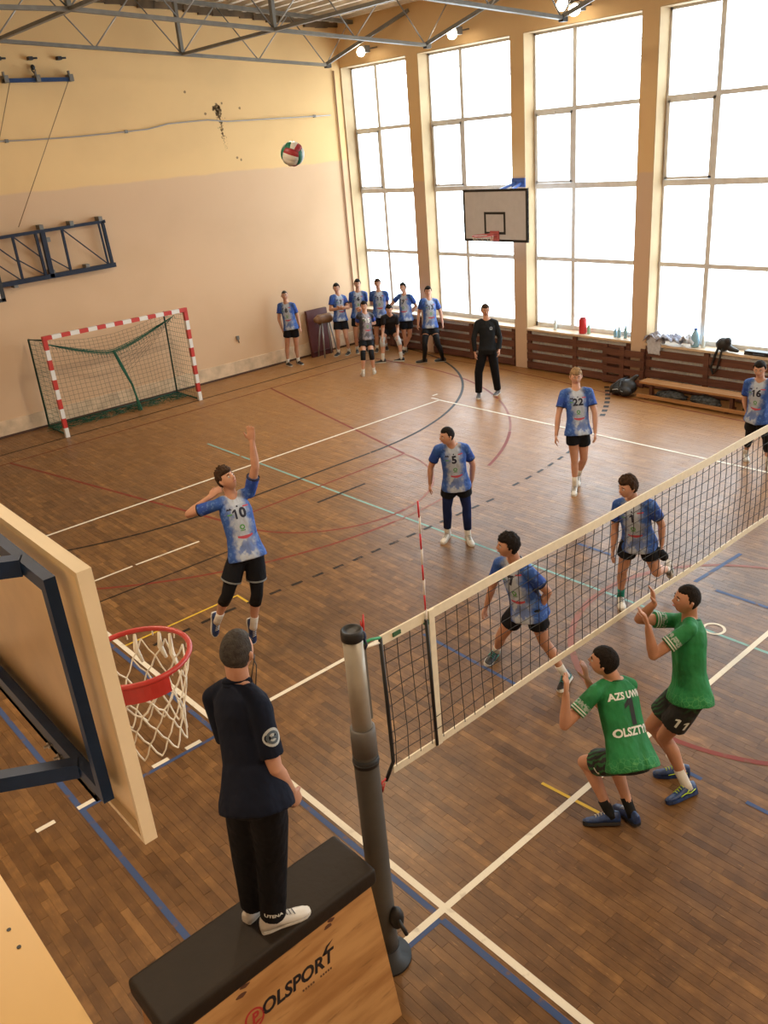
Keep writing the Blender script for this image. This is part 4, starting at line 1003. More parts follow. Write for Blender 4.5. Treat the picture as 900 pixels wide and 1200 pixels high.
# ================================================================== PEOPLE
JOINTS = {
 'p5': {'pel': (4.331, 3.986, 0.884), 'neck': (4.268, 3.966, 1.416), 'head': (4.187, 3.937, 1.579), 'shR': (4.112, 4.095, 1.381), 'shL': (4.427, 3.86, 1.356), 'elR': (4.124, 4.226, 1.105), 'elL': (4.56, 3.889, 1.082), 'wrR': (4.143, 4.279, 0.853), 'wrL': (4.579, 3.942, 0.83), 'hpR': (4.25, 4.046, 0.907), 'hpL': (4.385, 3.904, 0.918), 'knR': (4.302, 4.149, 0.49), 'knL': (4.464, 3.943, 0.499), 'anR': (4.357, 4.226, 0.074), 'anL': (4.482, 3.957, 0.075), 'toR': (4.176, 4.145, 0.028), 'toL': (4.376, 3.784, 0.025)},
 'p22': {'pel': (6.72, 3.827, 0.971), 'neck': (6.804, 3.928, 1.524), 'head': (6.839, 3.965, 1.712), 'shR': (6.662, 4.071, 1.484), 'shL': (6.925, 3.765, 1.494), 'elR': (6.549, 4.05, 1.182), 'elL': (6.889, 3.661, 1.197), 'wrR': (6.462, 4.018, 0.923), 'wrL': (6.836, 3.613, 0.943), 'hpR': (6.626, 3.869, 0.958), 'hpL': (6.794, 3.776, 0.913), 'knR': (6.693, 3.863, 0.517), 'knL': (6.866, 3.826, 0.469), 'anR': (6.708, 3.864, 0.076), 'anL': (7.027, 4.039, 0.119), 'toR': (6.538, 3.758, 0.028), 'toL': (6.875, 3.937, 0.025)},
 'p10': {'pel': (0.903, 3.599, 1.339), 'neck': (0.95, 3.784, 1.867), 'head': (0.927, 3.81, 2.054), 'shR': (0.75, 3.802, 1.842), 'shL': (1.143, 3.718, 1.879), 'elR': (0.577, 4.04, 1.747), 'elL': (1.167, 3.614, 2.171), 'wrR': (0.771, 3.929, 1.889), 'wrL': (1.17, 3.609, 2.435), 'hpR': (0.804, 3.629, 1.323), 'hpL': (0.983, 3.541, 1.301), 'knR': (0.657, 3.689, 0.906), 'knL': (0.924, 3.553, 0.855), 'anR': (0.615, 3.92, 0.535), 'anL': (0.893, 3.681, 0.435), 'toR': (0.591, 3.971, 0.342), 'toL': (0.876, 3.696, 0.233)},
 'p7': {'pel': (2.52, 1.301, 0.822), 'neck': (2.432, 1.386, 1.353), 'head': (2.367, 1.381, 1.53), 'shR': (2.409, 1.574, 1.269), 'shL': (2.415, 1.184, 1.298), 'elR': (2.44, 1.67, 0.979), 'elL': (2.577, 1.109, 1.05), 'wrR': (2.427, 1.754, 0.733), 'wrL': (2.571, 1.215, 0.816), 'hpR': (2.47, 1.388, 0.803), 'hpL': (2.507, 1.202, 0.858), 'knR': (2.466, 1.608, 0.42), 'knL': (2.618, 1.187, 0.446), 'anR': (2.625, 1.822, 0.075), 'anL': (2.753, 1.045, 0.068), 'toR': (2.435, 1.781, 0.031), 'toL': (2.558, 0.969, 0.024)},
 'p1b': {'pel': (4.294, 1.252, 0.894), 'neck': (4.145, 1.242, 1.418), 'head': (4.066, 1.248, 1.589), 'shR': (4.107, 1.42, 1.327), 'shL': (4.21, 1.046, 1.385), 'elR': (4.168, 1.465, 1.029), 'elL': (4.358, 1.027, 1.116), 'wrR': (4.158, 1.474, 0.769), 'wrL': (4.416, 1.048, 0.863), 'hpR': (4.229, 1.334, 0.903), 'hpL': (4.304, 1.151, 0.905), 'knR': (4.286, 1.429, 0.48), 'knL': (4.443, 1.105, 0.495), 'anR': (4.396, 1.512, 0.073), 'anL': (4.834, 1.203, 0.342), 'toR': (4.241, 1.386, 0.028), 'toL': (4.941, 1.228, 0.177)},
 'p16': {'pel': (8.929, 2.25, 0.86), 'neck': (8.903, 2.247, 1.413), 'head': (8.853, 2.246, 1.597), 'shR': (8.883, 2.44, 1.355), 'shL': (8.949, 2.052, 1.369), 'elR': (8.93, 2.463, 1.052), 'elL': (9.135, 2.002, 1.128), 'wrR': (8.993, 2.402, 0.808), 'wrL': (9.108, 1.957, 0.873), 'hpR': (8.963, 2.334, 0.813), 'hpL': (8.893, 2.159, 0.88), 'knR': (9.158, 2.449, 0.424), 'knL': (9.08, 2.144, 0.485), 'anR': (9.396, 2.593, 0.08), 'anL': (9.208, 2.145, 0.072), 'toR': (9.233, 2.485, 0.03), 'toL': (9.052, 2.026, 0.03)},
 'g1': {'pel': (1.483, -0.51, 0.707), 'neck': (1.649, -0.238, 1.178), 'head': (1.591, -0.203, 1.356), 'shR': (1.818, -0.285, 1.068), 'shL': (1.442, -0.206, 1.165), 'elR': (1.699, -0.079, 0.866), 'elL': (1.206, -0.122, 0.966), 'wrR': (1.615, -0.021, 1.108), 'wrL': (1.229, -0.116, 1.228), 'hpR': (1.571, -0.558, 0.704), 'hpL': (1.389, -0.468, 0.703), 'knR': (1.679, -0.203, 0.447), 'knL': (1.477, -0.112, 0.448), 'anR': (1.594, -0.468, 0.089), 'anL': (1.481, -0.352, 0.076), 'toR': (1.641, -0.322, 0.016), 'toL': (1.348, -0.236, 0.03)},
 'g11': {'pel': (2.249, -0.529, 0.897), 'neck': (2.386, -0.409, 1.442), 'head': (2.352, -0.412, 1.634), 'shR': (2.471, -0.249, 1.326), 'shL': (2.203, -0.513, 1.467), 'elR': (2.216, -0.078, 1.392), 'elL': (1.986, -0.353, 1.289), 'wrR': (2.169, -0.226, 1.608), 'wrL': (1.935, -0.327, 1.549), 'hpR': (2.3, -0.445, 0.861), 'hpL': (2.173, -0.6, 0.883), 'knR': (2.191, -0.248, 0.458), 'knL': (2.119, -0.404, 0.474), 'anR': (2.311, -0.461, 0.075), 'anL': (2.152, -0.613, 0.075), 'toR': (2.185, -0.338, 0.031), 'toL': (1.96, -0.565, 0.031)},
 'ref': {'pel': (-1.378, -0.167, 2.059), 'neck': (-1.247, 0.052, 2.558), 'head': (-1.254, 0.02, 2.745), 'shR': (-1.263, -0.163, 2.513), 'shL': (-1.346, 0.204, 2.436), 'elR': (-1.297, -0.259, 2.224), 'elL': (-1.31, 0.14, 2.135), 'wrR': (-1.202, -0.221, 1.985), 'wrL': (-1.329, -0.119, 2.127), 'hpR': (-1.35, -0.256, 2.075), 'hpL': (-1.407, -0.077, 2.035), 'knR': (-1.343, -0.161, 1.628), 'knL': (-1.411, -0.019, 1.6), 'anR': (-1.386, -0.133, 1.182), 'anL': (-1.418, 0.015, 1.172), 'toR': (-1.219, -0.183, 1.127), 'toL': (-1.227, 0.068, 1.13)},
 'ba': {'pel': (10.593, 14.1, 0.948), 'neck': (10.656, 14.189, 1.505), 'head': (10.659, 14.221, 1.699), 'shR': (10.454, 14.22, 1.499), 'shL': (10.843, 14.15, 1.43), 'elR': (10.393, 14.225, 1.197), 'elL': (10.774, 13.951, 1.203), 'wrR': (10.493, 13.983, 1.224), 'wrL': (10.52, 13.909, 1.255), 'hpR': (10.503, 14.144, 0.924), 'hpL': (10.671, 14.047, 0.901), 'knR': (10.42, 14.072, 0.488), 'knL': (10.589, 13.925, 0.475), 'anR': (10.498, 14.202, 0.075), 'anL': (10.725, 14.047, 0.075), 'toR': (10.315, 14.125, 0.03), 'toL': (10.549, 13.954, 0.03)},
 'bb': {'pel': (10.979, 13.83, 0.983), 'neck': (11.069, 13.873, 1.551), 'head': (11.093, 13.893, 1.749), 'shR': (10.912, 14.004, 1.509), 'shL': (11.214, 13.735, 1.492), 'elR': (10.938, 14.048, 1.197), 'elL': (11.24, 13.818, 1.189), 'wrR': (10.902, 13.786, 1.159), 'wrL': (10.996, 13.716, 1.15), 'hpR': (10.882, 13.867, 0.958), 'hpL': (11.063, 13.787, 0.934), 'knR': (10.874, 13.88, 0.501), 'knL': (11.03, 13.789, 0.478), 'anR': (10.958, 13.989, 0.075), 'anL': (11.202, 13.879, 0.075), 'toR': (10.832, 13.831, 0.03), 'toL': (11.109, 13.701, 0.03)},
 'bc': {'pel': (11.295, 13.358, 0.971), 'neck': (11.374, 13.41, 1.541), 'head': (11.385, 13.44, 1.739), 'shR': (11.22, 13.546, 1.503), 'shL': (11.514, 13.266, 1.484), 'elR': (11.325, 13.679, 1.236), 'elL': (11.631, 13.393, 1.22), 'wrR': (11.3, 13.414, 1.223), 'wrL': (11.364, 13.379, 1.234), 'hpR': (11.197, 13.39, 0.945), 'hpL': (11.381, 13.32, 0.921), 'knR': (11.257, 13.499, 0.505), 'knL': (11.462, 13.451, 0.491), 'anR': (11.323, 13.603, 0.075), 'anL': (11.598, 13.544, 0.075), 'toR': (11.165, 13.478, 0.03), 'toL': (11.479, 13.381, 0.03)},
 'bd': {'pel': (9.729, 12.084, 0.852), 'neck': (9.798, 12.145, 1.375), 'head': (9.818, 12.171, 1.556), 'shR': (9.61, 12.18, 1.351), 'shL': (9.974, 12.094, 1.314), 'elR': (9.703, 12.353, 1.134), 'elL': (10.123, 12.203, 1.089), 'wrR': (9.82, 12.137, 1.113), 'wrL': (9.89, 12.131, 1.128), 'hpR': (9.642, 12.123, 0.836), 'hpL': (9.806, 12.039, 0.812), 'knR': (9.48, 11.952, 0.486), 'knL': (9.639, 11.838, 0.48), 'anR': (9.435, 11.959, 0.074), 'anL': (9.709, 11.882, 0.074), 'toR': (9.536, 12.116, 0.03), 'toL': (9.839, 12.015, 0.03)},
 'be': {'pel': (11.02, 12.702, 0.756), 'neck': (10.78, 12.391, 1.144), 'head': (10.715, 12.32, 1.307), 'shR': (10.59, 12.456, 1.109), 'shL': (10.968, 12.353, 1.069), 'elR': (10.689, 12.561, 0.835), 'elL': (11.042, 12.426, 0.778), 'wrR': (10.549, 12.455, 0.643), 'wrL': (10.888, 12.276, 0.629), 'hpR': (10.927, 12.733, 0.767), 'hpL': (11.11, 12.662, 0.737), 'knR': (10.611, 12.551, 0.509), 'knL': (10.948, 12.325, 0.492), 'anR': (10.554, 12.509, 0.075), 'anL': (10.892, 12.199, 0.075), 'toR': (10.398, 12.63, 0.03), 'toL': (10.772, 12.355, 0.03)},
 'bf': {'pel': (11.497, 12.594, 0.924), 'neck': (11.564, 12.649, 1.471), 'head': (11.564, 12.689, 1.658), 'shR': (11.54, 12.843, 1.447), 'shL': (11.609, 12.459, 1.439), 'elR': (11.343, 12.958, 1.248), 'elL': (11.765, 12.475, 1.18), 'wrR': (11.224, 12.986, 1.024), 'wrL': (11.619, 12.583, 1.001), 'hpR': (11.402, 12.62, 0.896), 'hpL': (11.58, 12.559, 0.874), 'knR': (11.487, 12.686, 0.471), 'knL': (11.628, 12.636, 0.446), 'anR': (11.599, 12.807, 0.075), 'anL': (11.537, 12.829, 0.075), 'toR': (11.408, 12.831, 0.03), 'toL': (11.408, 12.685, 0.03)},
 'bg': {'pel': (11.28, 11.51, 0.892), 'neck': (11.348, 11.58, 1.466), 'head': (11.368, 11.605, 1.665), 'shR': (11.156, 11.653, 1.47), 'shL': (11.53, 11.495, 1.419), 'elR': (11.189, 11.774, 1.18), 'elL': (11.636, 11.485, 1.121), 'wrR': (11.09, 11.73, 0.936), 'wrL': (11.556, 11.367, 0.896), 'hpR': (11.204, 11.577, 0.851), 'hpL': (11.341, 11.434, 0.84), 'knR': (10.981, 11.427, 0.482), 'knL': (11.202, 11.2, 0.474), 'anR': (11.079, 11.585, 0.075), 'anL': (11.396, 11.257, 0.075), 'toR': (10.949, 11.74, 0.03), 'toL': (11.291, 11.429, 0.03)},
 'bh': {'pel': (9.176, 14.317, 0.987), 'neck': (9.198, 14.418, 1.546), 'head': (9.201, 14.451, 1.738), 'shR': (9.08, 14.583, 1.507), 'shL': (9.303, 14.248, 1.5), 'elR': (9.02, 14.568, 1.2), 'elL': (9.377, 14.265, 1.196), 'wrR': (9.036, 14.505, 0.943), 'wrL': (9.337, 14.15, 0.962), 'hpR': (9.104, 14.385, 0.96), 'hpL': (9.241, 14.243, 0.952), 'knR': (9.092, 14.454, 0.513), 'knL': (9.28, 14.322, 0.509), 'anR': (9.087, 14.517, 0.075), 'anL': (9.328, 14.392, 0.075), 'toR': (9.056, 14.32, 0.03), 'toL': (9.313, 14.193, 0.03)},
 'coach': {'pel': (9.802, 8.334, 0.992), 'neck': (9.869, 8.399, 1.554), 'head': (9.88, 8.437, 1.746), 'shR': (9.721, 8.54, 1.503), 'shL': (9.994, 8.246, 1.485), 'elR': (9.614, 8.533, 1.209), 'elL': (10.028, 8.2, 1.178), 'wrR': (9.577, 8.479, 0.951), 'wrL': (9.893, 8.104, 0.972), 'hpR': (9.73, 8.403, 0.961), 'hpL': (9.866, 8.259, 0.957), 'knR': (9.634, 8.452, 0.52), 'knL': (9.918, 8.258, 0.507), 'anR': (9.633, 8.468, 0.076), 'anL': (10.019, 8.285, 0.076), 'toR': (9.473, 8.348, 0.03), 'toL': (9.833, 8.213, 0.03)}}
def skin_mat(name, col):
    m = mat(name, col, .55, var=.10, scale=9)
    b = m.node_tree.nodes['Principled BSDF']; b.inputs['Subsurface Weight'].default_value = .08; b.inputs['Subsurface Radius'].default_value = (.03, .012, .006)
    return m
SKIN = [skin_mat('skin_a', (.56, .30, .20)), skin_mat('skin_b', (.50, .255, .16)), skin_mat('skin_c', (.44, .215, .13))]
def hairm(n, c): return mat('hair_' + n, c, .7, var=.35, scale=40, bump=.6, bscale=90, spec=.12)
HAIR = dict(dark=hairm('dark', (.014, .010, .008)), brown=hairm('brown', (.045, .024, .013)), blond=hairm('blond', (.30, .19, .10)), grey=hairm('grey', (.05, .042, .036)))
def cloth_vec(nt):
    a = N(nt, 'ShaderNodeAttribute', attribute_name='tc'); s = N(nt, 'ShaderNodeSeparateXYZ'); nt.links.new(a.outputs['Vector'], s.inputs[0])
    sl = N(nt, 'ShaderNodeAttribute', attribute_name='sl')
    return a.outputs['Vector'], s.outputs[0], s.outputs[1], s.outputs[2], sl.outputs['Fac']
def cloth_bump(nt, b, vec, st=.8):
    bp = N(nt, 'ShaderNodeBump'); bp.inputs['Strength'].default_value = st; bp.inputs['Distance'].default_value = .045
    f = tnoise(nt, vec, 7, 2.5, stretch=(1.5, 1, .8)); nt.links.new(f, bp.inputs['Height']); nt.links.new(bp.outputs[0], b.inputs['Normal'])
def jersey_mat(name, dark=False):
    m, nt, b = nodemat(name); vec, lat, fwd, up, sl = cloth_vec(nt)
    n1 = tnoise(nt, vec, 9, 5); n2 = tnoise(nt, vec, 26, 3)
    al = math_(nt, 'ABSOLUTE', lat)
    e = math_(nt, 'ADD', al, math_(nt, 'MULTIPLY', math_(nt, 'SUBTRACT', n1, .5), .16))
    e = math_(nt, 'ADD', e, math_(nt, 'MULTIPLY', math_(nt, 'SUBTRACT', n2, .5), .06))
    side = smooth(nt, e, .050, .130)
    lowb = math_(nt, 'MULTIPLY', smooth(nt, n1, .46, .56), smooth(nt, math_(nt, 'MULTIPLY', up, -1), -.26, -.05))
    f = math_(nt, 'MAXIMUM', side, math_(nt, 'MULTIPLY', lowb, .75))
    f = math_(nt, 'MAXIMUM', f, smooth(nt, sl, .02, .12))
    c1 = (.40, .45, .54); c2 = (.020, .080, .33); cs = (.012, .058, .33)
    if dark: c1 = (.30, .27, .30); c2 = (.020, .020, .032); cs = (.018, .06, .40)
    c = mixc(nt, f, c1, c2)
    c = mixc(nt, smooth(nt, sl, .25, .40), c, cs)
    mott = math_(nt, 'MULTIPLY', smooth(nt, n2, .55, .62), .35)
    c = mixc(nt, math_(nt, 'MULTIPLY', mott, side), c, (.16, .30, .62) if not dark else (.10, .10, .14))
    c = mixc(nt, smooth(nt, sl, .93, .95), c, (.010, .018, .07))
    nt.links.new(c, b.inputs['Base Color']); b.inputs['Roughness'].default_value = .72; cloth_bump(nt, b, vec); return m
def green_mat():
    m, nt, b = nodemat('jersey_green'); vec, lat, fwd, up, sl = cloth_vec(nt)
    c = mixc(nt, smooth(nt, tnoise(nt, vec, 7, 3), .35, .7), (.006, .155, .040), (.010, .205, .058))
    vo = N(nt, 'ShaderNodeTexVoronoi', feature='DISTANCE_TO_EDGE'); vo.inputs['Scale'].default_value = 26; nt.links.new(vec, vo.inputs['Vector'])
    ed = math_(nt, 'SUBTRACT', 1, smooth(nt, vo.outputs['Distance'], .02, .05))
    low = smooth(nt, math_(nt, 'MULTIPLY', up, -1), -.06, .02)
    c = mixc(nt, math_(nt, 'MULTIPLY', math_(nt, 'MULTIPLY', ed, low), .55), c, (.10, .36, .12))
    # two white rings and a grey pattern near the cuff
    def band(a, b_): return math_(nt, 'MULTIPLY', smooth(nt, sl, a, a + .01), math_(nt, 'SUBTRACT', 1, smooth(nt, sl, b_, b_ + .01)))
    w = math_(nt, 'MAXIMUM', band(.80, .85), band(.90, .95)); c = mixc(nt, w, c, (.62, .66, .62))
    g = math_(nt, 'MULTIPLY', band(.56, .77), smooth(nt, tnoise(nt, vec, 55, 3), .45, .5)); c = mixc(nt, math_(nt, 'MULTIPLY', g, .75), c, (.40, .45, .42))
    nt.links.new(c, b.inputs['Base Color']); b.inputs['Roughness'].default_value = .75; cloth_bump(nt, b, vec); return m
def plain_cloth(name, col, bs=.55):
    m, nt, b = nodemat(name); tc = N(nt, 'ShaderNodeTexCoord')
    b.inputs['Base Color'].default_value = (*col, 1); b.inputs['Roughness'].default_value = .85; b.inputs['Specular IOR Level'].default_value = .2; cloth_bump(nt, b, tc.outputs['Object'], bs); return m
def green_shorts():
    m, nt, b = nodemat('shorts_black_green'); tc = N(nt, 'ShaderNodeTexCoord')
    w = N(nt, 'ShaderNodeTexWave', bands_direction='DIAGONAL'); w.inputs['Scale'].default_value = 9; w.inputs['Distortion'].default_value = 8; nt.links.new(tc.outputs['Object'], w.inputs['Vector'])
    a = N(nt, 'ShaderNodeAttribute', attribute_name='sidef')
    c = mixc(nt, math_(nt, 'MULTIPLY', smooth(nt, w.outputs['Fac'], .5, .8), a.outputs['Fac']), (.010, .011, .011), (.015, .10, .03))
    nt.links.new(c, b.inputs['Base Color']); b.inputs['Roughness'].default_value = .75; cloth_bump(nt, b, tc.outputs['Object']); return m
JER = jersey_mat('jersey_blue_white'); JERD = jersey_mat('jersey_dark', True); GRN = green_mat()
C_black = plain_cloth('shorts_black', (.010, .011, .015)); C_navy = plain_cloth('polo_navy', (.0045, .007, .018)); C_pant = plain_cloth('trousers_black', (.005, .005, .007), .8)
C_gshort = green_shorts(); C_jack = plain_cloth('jacket_black', (.010, .011, .013), .8); C_dark = plain_cloth('jersey_black', (.020, .019, .022))
C_sock = plain_cloth('sock_white', (.66, .63, .58)); C_sockb = plain_cloth('sock_black', (.012, .012, .012)); C_teal = plain_cloth('sock_teal', (.02, .22, .17)); C_legn = plain_cloth('leggings_navy', (.012, .022, .085)); C_legb = plain_cloth('leggings_black', (.010, .010, .012))
C_padw = plain_cloth('knee_pad_white', (.55, .54, .52)); C_band = plain_cloth('hem_grey', (.22, .24, .25))
S_white = mat('shoe_white', (.60, .57, .52), .5); S_black = mat('shoe_black', (.014, .014, .016), .5); S_navy = mat('shoe_navy', (.012, .035, .12), .45, var=.5, scale=30); S_sole = mat('sole_white', (.62, .60, .55), .5); S_grey = mat('shoe_grey', (.12, .12, .125), .5)
S_lime = mat('lime_trim', (.42, .60, .03), .5); S_teal = mat('teal_trim', (.02, .30, .25), .5)
M_eye = mat('eye_white', (.55, .50, .46), .3); M_iris = mat('iris_dark', (.02, .012, .008), .2); M_lip = mat('lip', (.36, .13, .10), .5)
INK = mat('number_ink', (.012, .014, .035), .7); INKW = mat('print_white', (.70, .72, .68), .7); INKR = mat('print_red', (.45, .06, .09), .7); INKG = mat('print_green', (.08, .30, .06), .7); INKB = mat('print_black', (.01, .012, .012), .7)

def V(*a): return Vector(a)
def numpoly(st, size, bold):
    """digits of a shirt number; the figure one gets a flag like the printed ones"""
    vs = []; fs = []; h = size * .72; adv = size * .56; x0 = -adv * (len(st) - 1) / 2
    for ch in st:
        if ch == '1':
            t = size * .145; P = []; F = []
            n = 8
            for k in range(n + 1):
                y = -h/2 + h*k/n; P += [(-t*.2, y), (t*.8, y)]
            F = [(2*k, 2*k+1, 2*k+3, 2*k+2) for k in range(n)]
            o = len(P); P += [(-t*.2, h/2), (-t*1.25, h*.30), (-t*1.25, h*.14), (-t*.2, h*.26)]; F.append((o, o+1, o+2, o+3))
        else: P, F = text_polys(ch, size, bold=bold)
        o = len(vs); vs += [(x + x0, y) for x, y in P]; fs += [tuple(i + o for i in f) for f in F]; x0 += adv
    return vs, fs
def person(name_label, key, H=1.85, look=(0, 1, 0), hair='dark', hstyle='short', skin=0, top=JER, sleeve=.62, bottom='shorts', bmat=None, vox=.008,
           shoe=S_white, sole=None, sock=C_sock, sockh=.13, legwear=None, kneepad=None, number=None, back_print=None, hands=None, cat='person', shorts_len=.52,
           long_sleeve=False, sock_over=None, near=True, group=None, trim=None, curl=.45, padR=True, padL=True, shoe_trim=None, hem_band=False):
    J = {k: V(*v) for k, v in JOINTS[key].items()}; s = H / 1.85
    for S in 'RL': J['sh'+S] = J['sh'+S].lerp(J['neck'], .10); J['hp'+S] = J['hp'+S].lerp(J['pel'], .14)
    root = thing('person', name_label, cat, (J['pel'].x, J['pel'].y, max(0, min(J['toR'].z, J['toL'].z) - .03)), group)
    pel, neck, head = J['pel'], J['neck'], J['head']
    up = (neck - pel).normalized()
    def lat_at(t):
        lh = (J['hpL'] - J['hpR']).normalized(); ls = (J['shL'] - J['shR']).normalized(); l = lh.lerp(ls, max(0, min(1, t)))
        return (l - up * l.dot(up)).normalized()
    TL = (neck - pel).length
    def ring(t, a, b, off=0, n=24, ex=2.4):
        l = lat_at(t); f = l.cross(up); c = pel + up * (TL * t) + f * off
        r = []
        for k in range(n):
            an = 2 * PI * k / n; ca, sa = math.cos(an), math.sin(an)
            r.append(c + l * a * math.copysign(abs(ca) ** (2/ex), ca) + f * b * math.copysign(abs(sa) ** (2/ex), sa))
        return r
    Lc = lat_at(.8); Fc = Lc.cross(up)
    lk = look[0] * V(.746, -.666, 0) + look[1] * V(-.64, -.77, 0) + V(0, 0, look[2]); hf = lk.normalized()
    hu = (V(0, 0, 1) * .8 + (head - neck).normalized() * .4); hu = (hu - hf * hu.dot(hf)).normalized(); hl = hu.cross(hf).normalized()
    HC = head + hf * .018
    def hd(x, y, z): return HC + (hf * x + hl * y + hu * z) * s
    # ---------------- body
    w = MB()
    prof = [(-.14, .085, .075, -.01), (-.05, .138, .092, -.012), (.06, .142, .094, -.01), (.2, .146, .098, 0), (.36, .136, .092, .004), (.55, .148, .102, .006), (.74, .150, .106, .002), (.88, .136, .088, -.006), (.96, .080, .062, -.012), (1.0, .055, .052, -.012)]
    w.loft([ring(t, a*s, b*s, o*s) for t, a, b, o in prof])
    w.tube([neck - up * .05*s, neck + (head - neck) * .25, hd(-.028, 0, -.045)], [.064*s, .057*s, .056*s], 16, roundend=True)
    for S in 'RL':
        sg = 1 if S == 'L' else -1
        sh, el, wr = J['sh'+S], J['el'+S], J['wr'+S]
        w.tube([neck - up * .02*s - Fc * .012*s, sh.lerp(neck, .45) + up * .012, sh + up * .004], [.048*s, .048*s, .048*s], 14, roundend=True)
        w.tube([sh, sh.lerp(el, .35), sh.lerp(el, .7), el], [.048*s, .049*s, .045*s, .040*s], 14, roundend=True)
        w.tube([el, el.lerp(wr, .28), el.lerp(wr, .65), wr], [.041*s, .044*s, .035*s, .027*s], 14, roundend=True, flat=.9)
        hp, kn, an, to = J['hp'+S], J['kn'+S], J['an'+S], J['to'+S]
        sd = (an - kn).normalized(); td = (kn - hp).normalized(); back = (td - sd); 
        fd = (to - an); fd = (fd - sd * fd.dot(sd)).normalized(); 
        w.tube([hp + up*.02, hp.lerp(kn, .3), hp.lerp(kn, .7), kn], [.076*s, .084*s, .067*s, .056*s], 16, roundend=True)
        cb = -fd * .016 * s
        w.tube([kn, kn.lerp(an, .12) + cb*.6, kn.lerp(an, .32) + cb, kn.lerp(an, .62) + cb*.5, an], [.055*s, .052*s, .056*s, .042*s, .034*s], 16, roundend=True)
        v = to - an; ang = math.asin(min(.9, .045 / max(.06, v.length)))
        n_ = (-sd - v.normalized() * (-sd).dot(v.normalized())).normalized()
        fdir = (v.normalized() * math.cos(ang) + n_ * math.sin(ang)).normalized(); fup = (n_ * math.cos(ang) - v.normalized() * math.sin(ang)).normalized(); 
        J['fd'+S], J['fu'+S] = fdir, fup
        w.tube([an - fdir*.035*s - fup*.030*s, an + fdir*.03*s - fup*.038*s, an + fdir*.10*s - fup*.054*s, an + fdir*.15*s - fup*.058*s], [.028*s, .028*s, .017*s, .013*s], 12, roundend=True)
    # head sculpt
    def hfun(p, q):
        x, y, z = q; u = z / .118
        if u < 0:
            y *= 1 - .30 * (-u) ** 1.3
            if x < 0: x *= 1 - .42 * min(1, -u * 1.25)
        if x > 0:
            x *= .93
            g = math.exp
            x += .023 * g(-(y/.012)**2 - ((z+.016)/.017)**2) + .012 * g(-(y/.010)**2 - ((z-.004)/.022)**2)
            x += .005 * g(-((z-.030)/.011)**2 - (y/.045)**2)
            x -= .009 * g(-((abs(y)-.031)/.015)**2 - ((z-.010)/.011)**2)
            x += .006 * g(-((z+.052)/.009)**2 - (y/.020)**2)
            x += .008 * g(-((z+.092)/.018)**2 - (y/.022)**2)
        return hf * x * s + hl * y * s + hu * z * s
    def hbase(p, q): return hfun(p, q)
    w.sphere(HC, (.099, .077, .118), 44, 34, fn=hfun)
    for sg in (-1, 1):
        w.tube([hd(-.004, sg*.074, .018), hd(-.010, sg*.086, .012), hd(-.006, sg*.084, -.012), hd(0, sg*.076, -.026)], [.010*s, .012*s, .010*s, .007*s], 8, roundend=True)
    # hands
    fs_ = 1.0 if vox < .0075 else 1.18
    for S in 'RL':
        sg = 1 if S == 'L' else -1
        el, wr = J['el'+S], J['wr'+S]
        d = (wr - el).normalized(); medial = (pel.lerp(neck, .5) - wr); c_ = curl
        if hands and S in hands:
            h = hands[S]; 
            if h[0] is not None: d = V(*h[0]).normalized()
            nrm = V(*h[1]); c_ = h[2]
        else:
            tdir = Fc * (1 - abs(d.dot(Fc))) + V(0, 0, 1) * abs(d.dot(Fc)); tdir = (tdir - d * tdir.dot(d)).normalized(); nrm = d.cross(tdir)
            if nrm.dot(medial) < 0: nrm = -nrm
        nrm = (nrm - d * nrm.dot(d)).normalized()
        tdir = d.cross(nrm) * (-1 if S == 'L' else 1)   # thumb side of this hand
        q = s
        base = wr + d * .012
        w.tube([wr - d*.015, wr + d*.02*q, wr + d*.055*q, wr + d*.085*q], [.026*q, .034*q, .040*q, .040*q], 14, ref=tdir, flat=.42, roundend=True)
        for i, (o, L) in enumerate(((.029, .070), (.010, .078), (-.010, .073), (-.029, .058))):
            p = wr + d*.088*q + tdir*o*q; pts = [p]; dd = (d + tdir*o*2.2).normalized(); a = c_ * (.8 + .12*i) * (1 if i else .85)
            for k in range(3):
                dd = (dd * math.cos(a*.75) + nrm * math.sin(a*.75)).normalized(); p = p + dd * L * q * (.44, .32, .24)[k]; pts.append(p)
            w.tube(pts, [.0092*q*fs_, .0090*q*fs_, .0082*q*fs_, .0070*q*fs_], 8, roundend=True)
        p = wr + d*.03*q + tdir*.022*q; t1 = (d*.6 + tdir*.75 + nrm*.25).normalized(); t2 = (d*.9 + tdir*.3 + nrm*(.2 + c_*.6)).normalized()
        w.tube([p, p + t1*.038*q, p + t1*.038*q + t2*.032*q, p + t1*.038*q + t2*.055*q], [.014*q, .0115*q*fs_, .0105*q*fs_, .008*q*fs_], 8, roundend=True)
    put(bake(w, vox * s, 3, ratio=.35 if vox < .0075 else .5), 'body', SKIN[skin], root)
    # ---------------- face
    for sg in (-1, 1):
        e = MB(); e.sphere(hd(.078, sg*.030, .010), (.0105*s,)*3, 10, 8); eo = e.build('eye', M_eye, root)
        e = MB(); e.sphere(hd(.0845, sg*.030, .010), (.0058*s,)*3, 8, 6); e.build('iris', M_iris, eo)
        e = MB(); e.tube([hd(.086, sg*.012, .031), hd(.089, sg*.026, .036), hd(.080, sg*.046, .031)], [.0035*s, .0045*s, .0025*s], 6, roundend=True); e.build('eyebrow', HAIR['brown' if hair == 'blond' else hair], root)
    e = MB(); e.tube([hd(.086, -.022, -.051), hd(.0965, -.008, -.0485), hd(.0965, .008, -.0485), hd(.086, .022, -.051)], [.002*s, .0055*s, .0055*s, .002*s], 6, roundend=True); e.build('lips', M_lip, root)
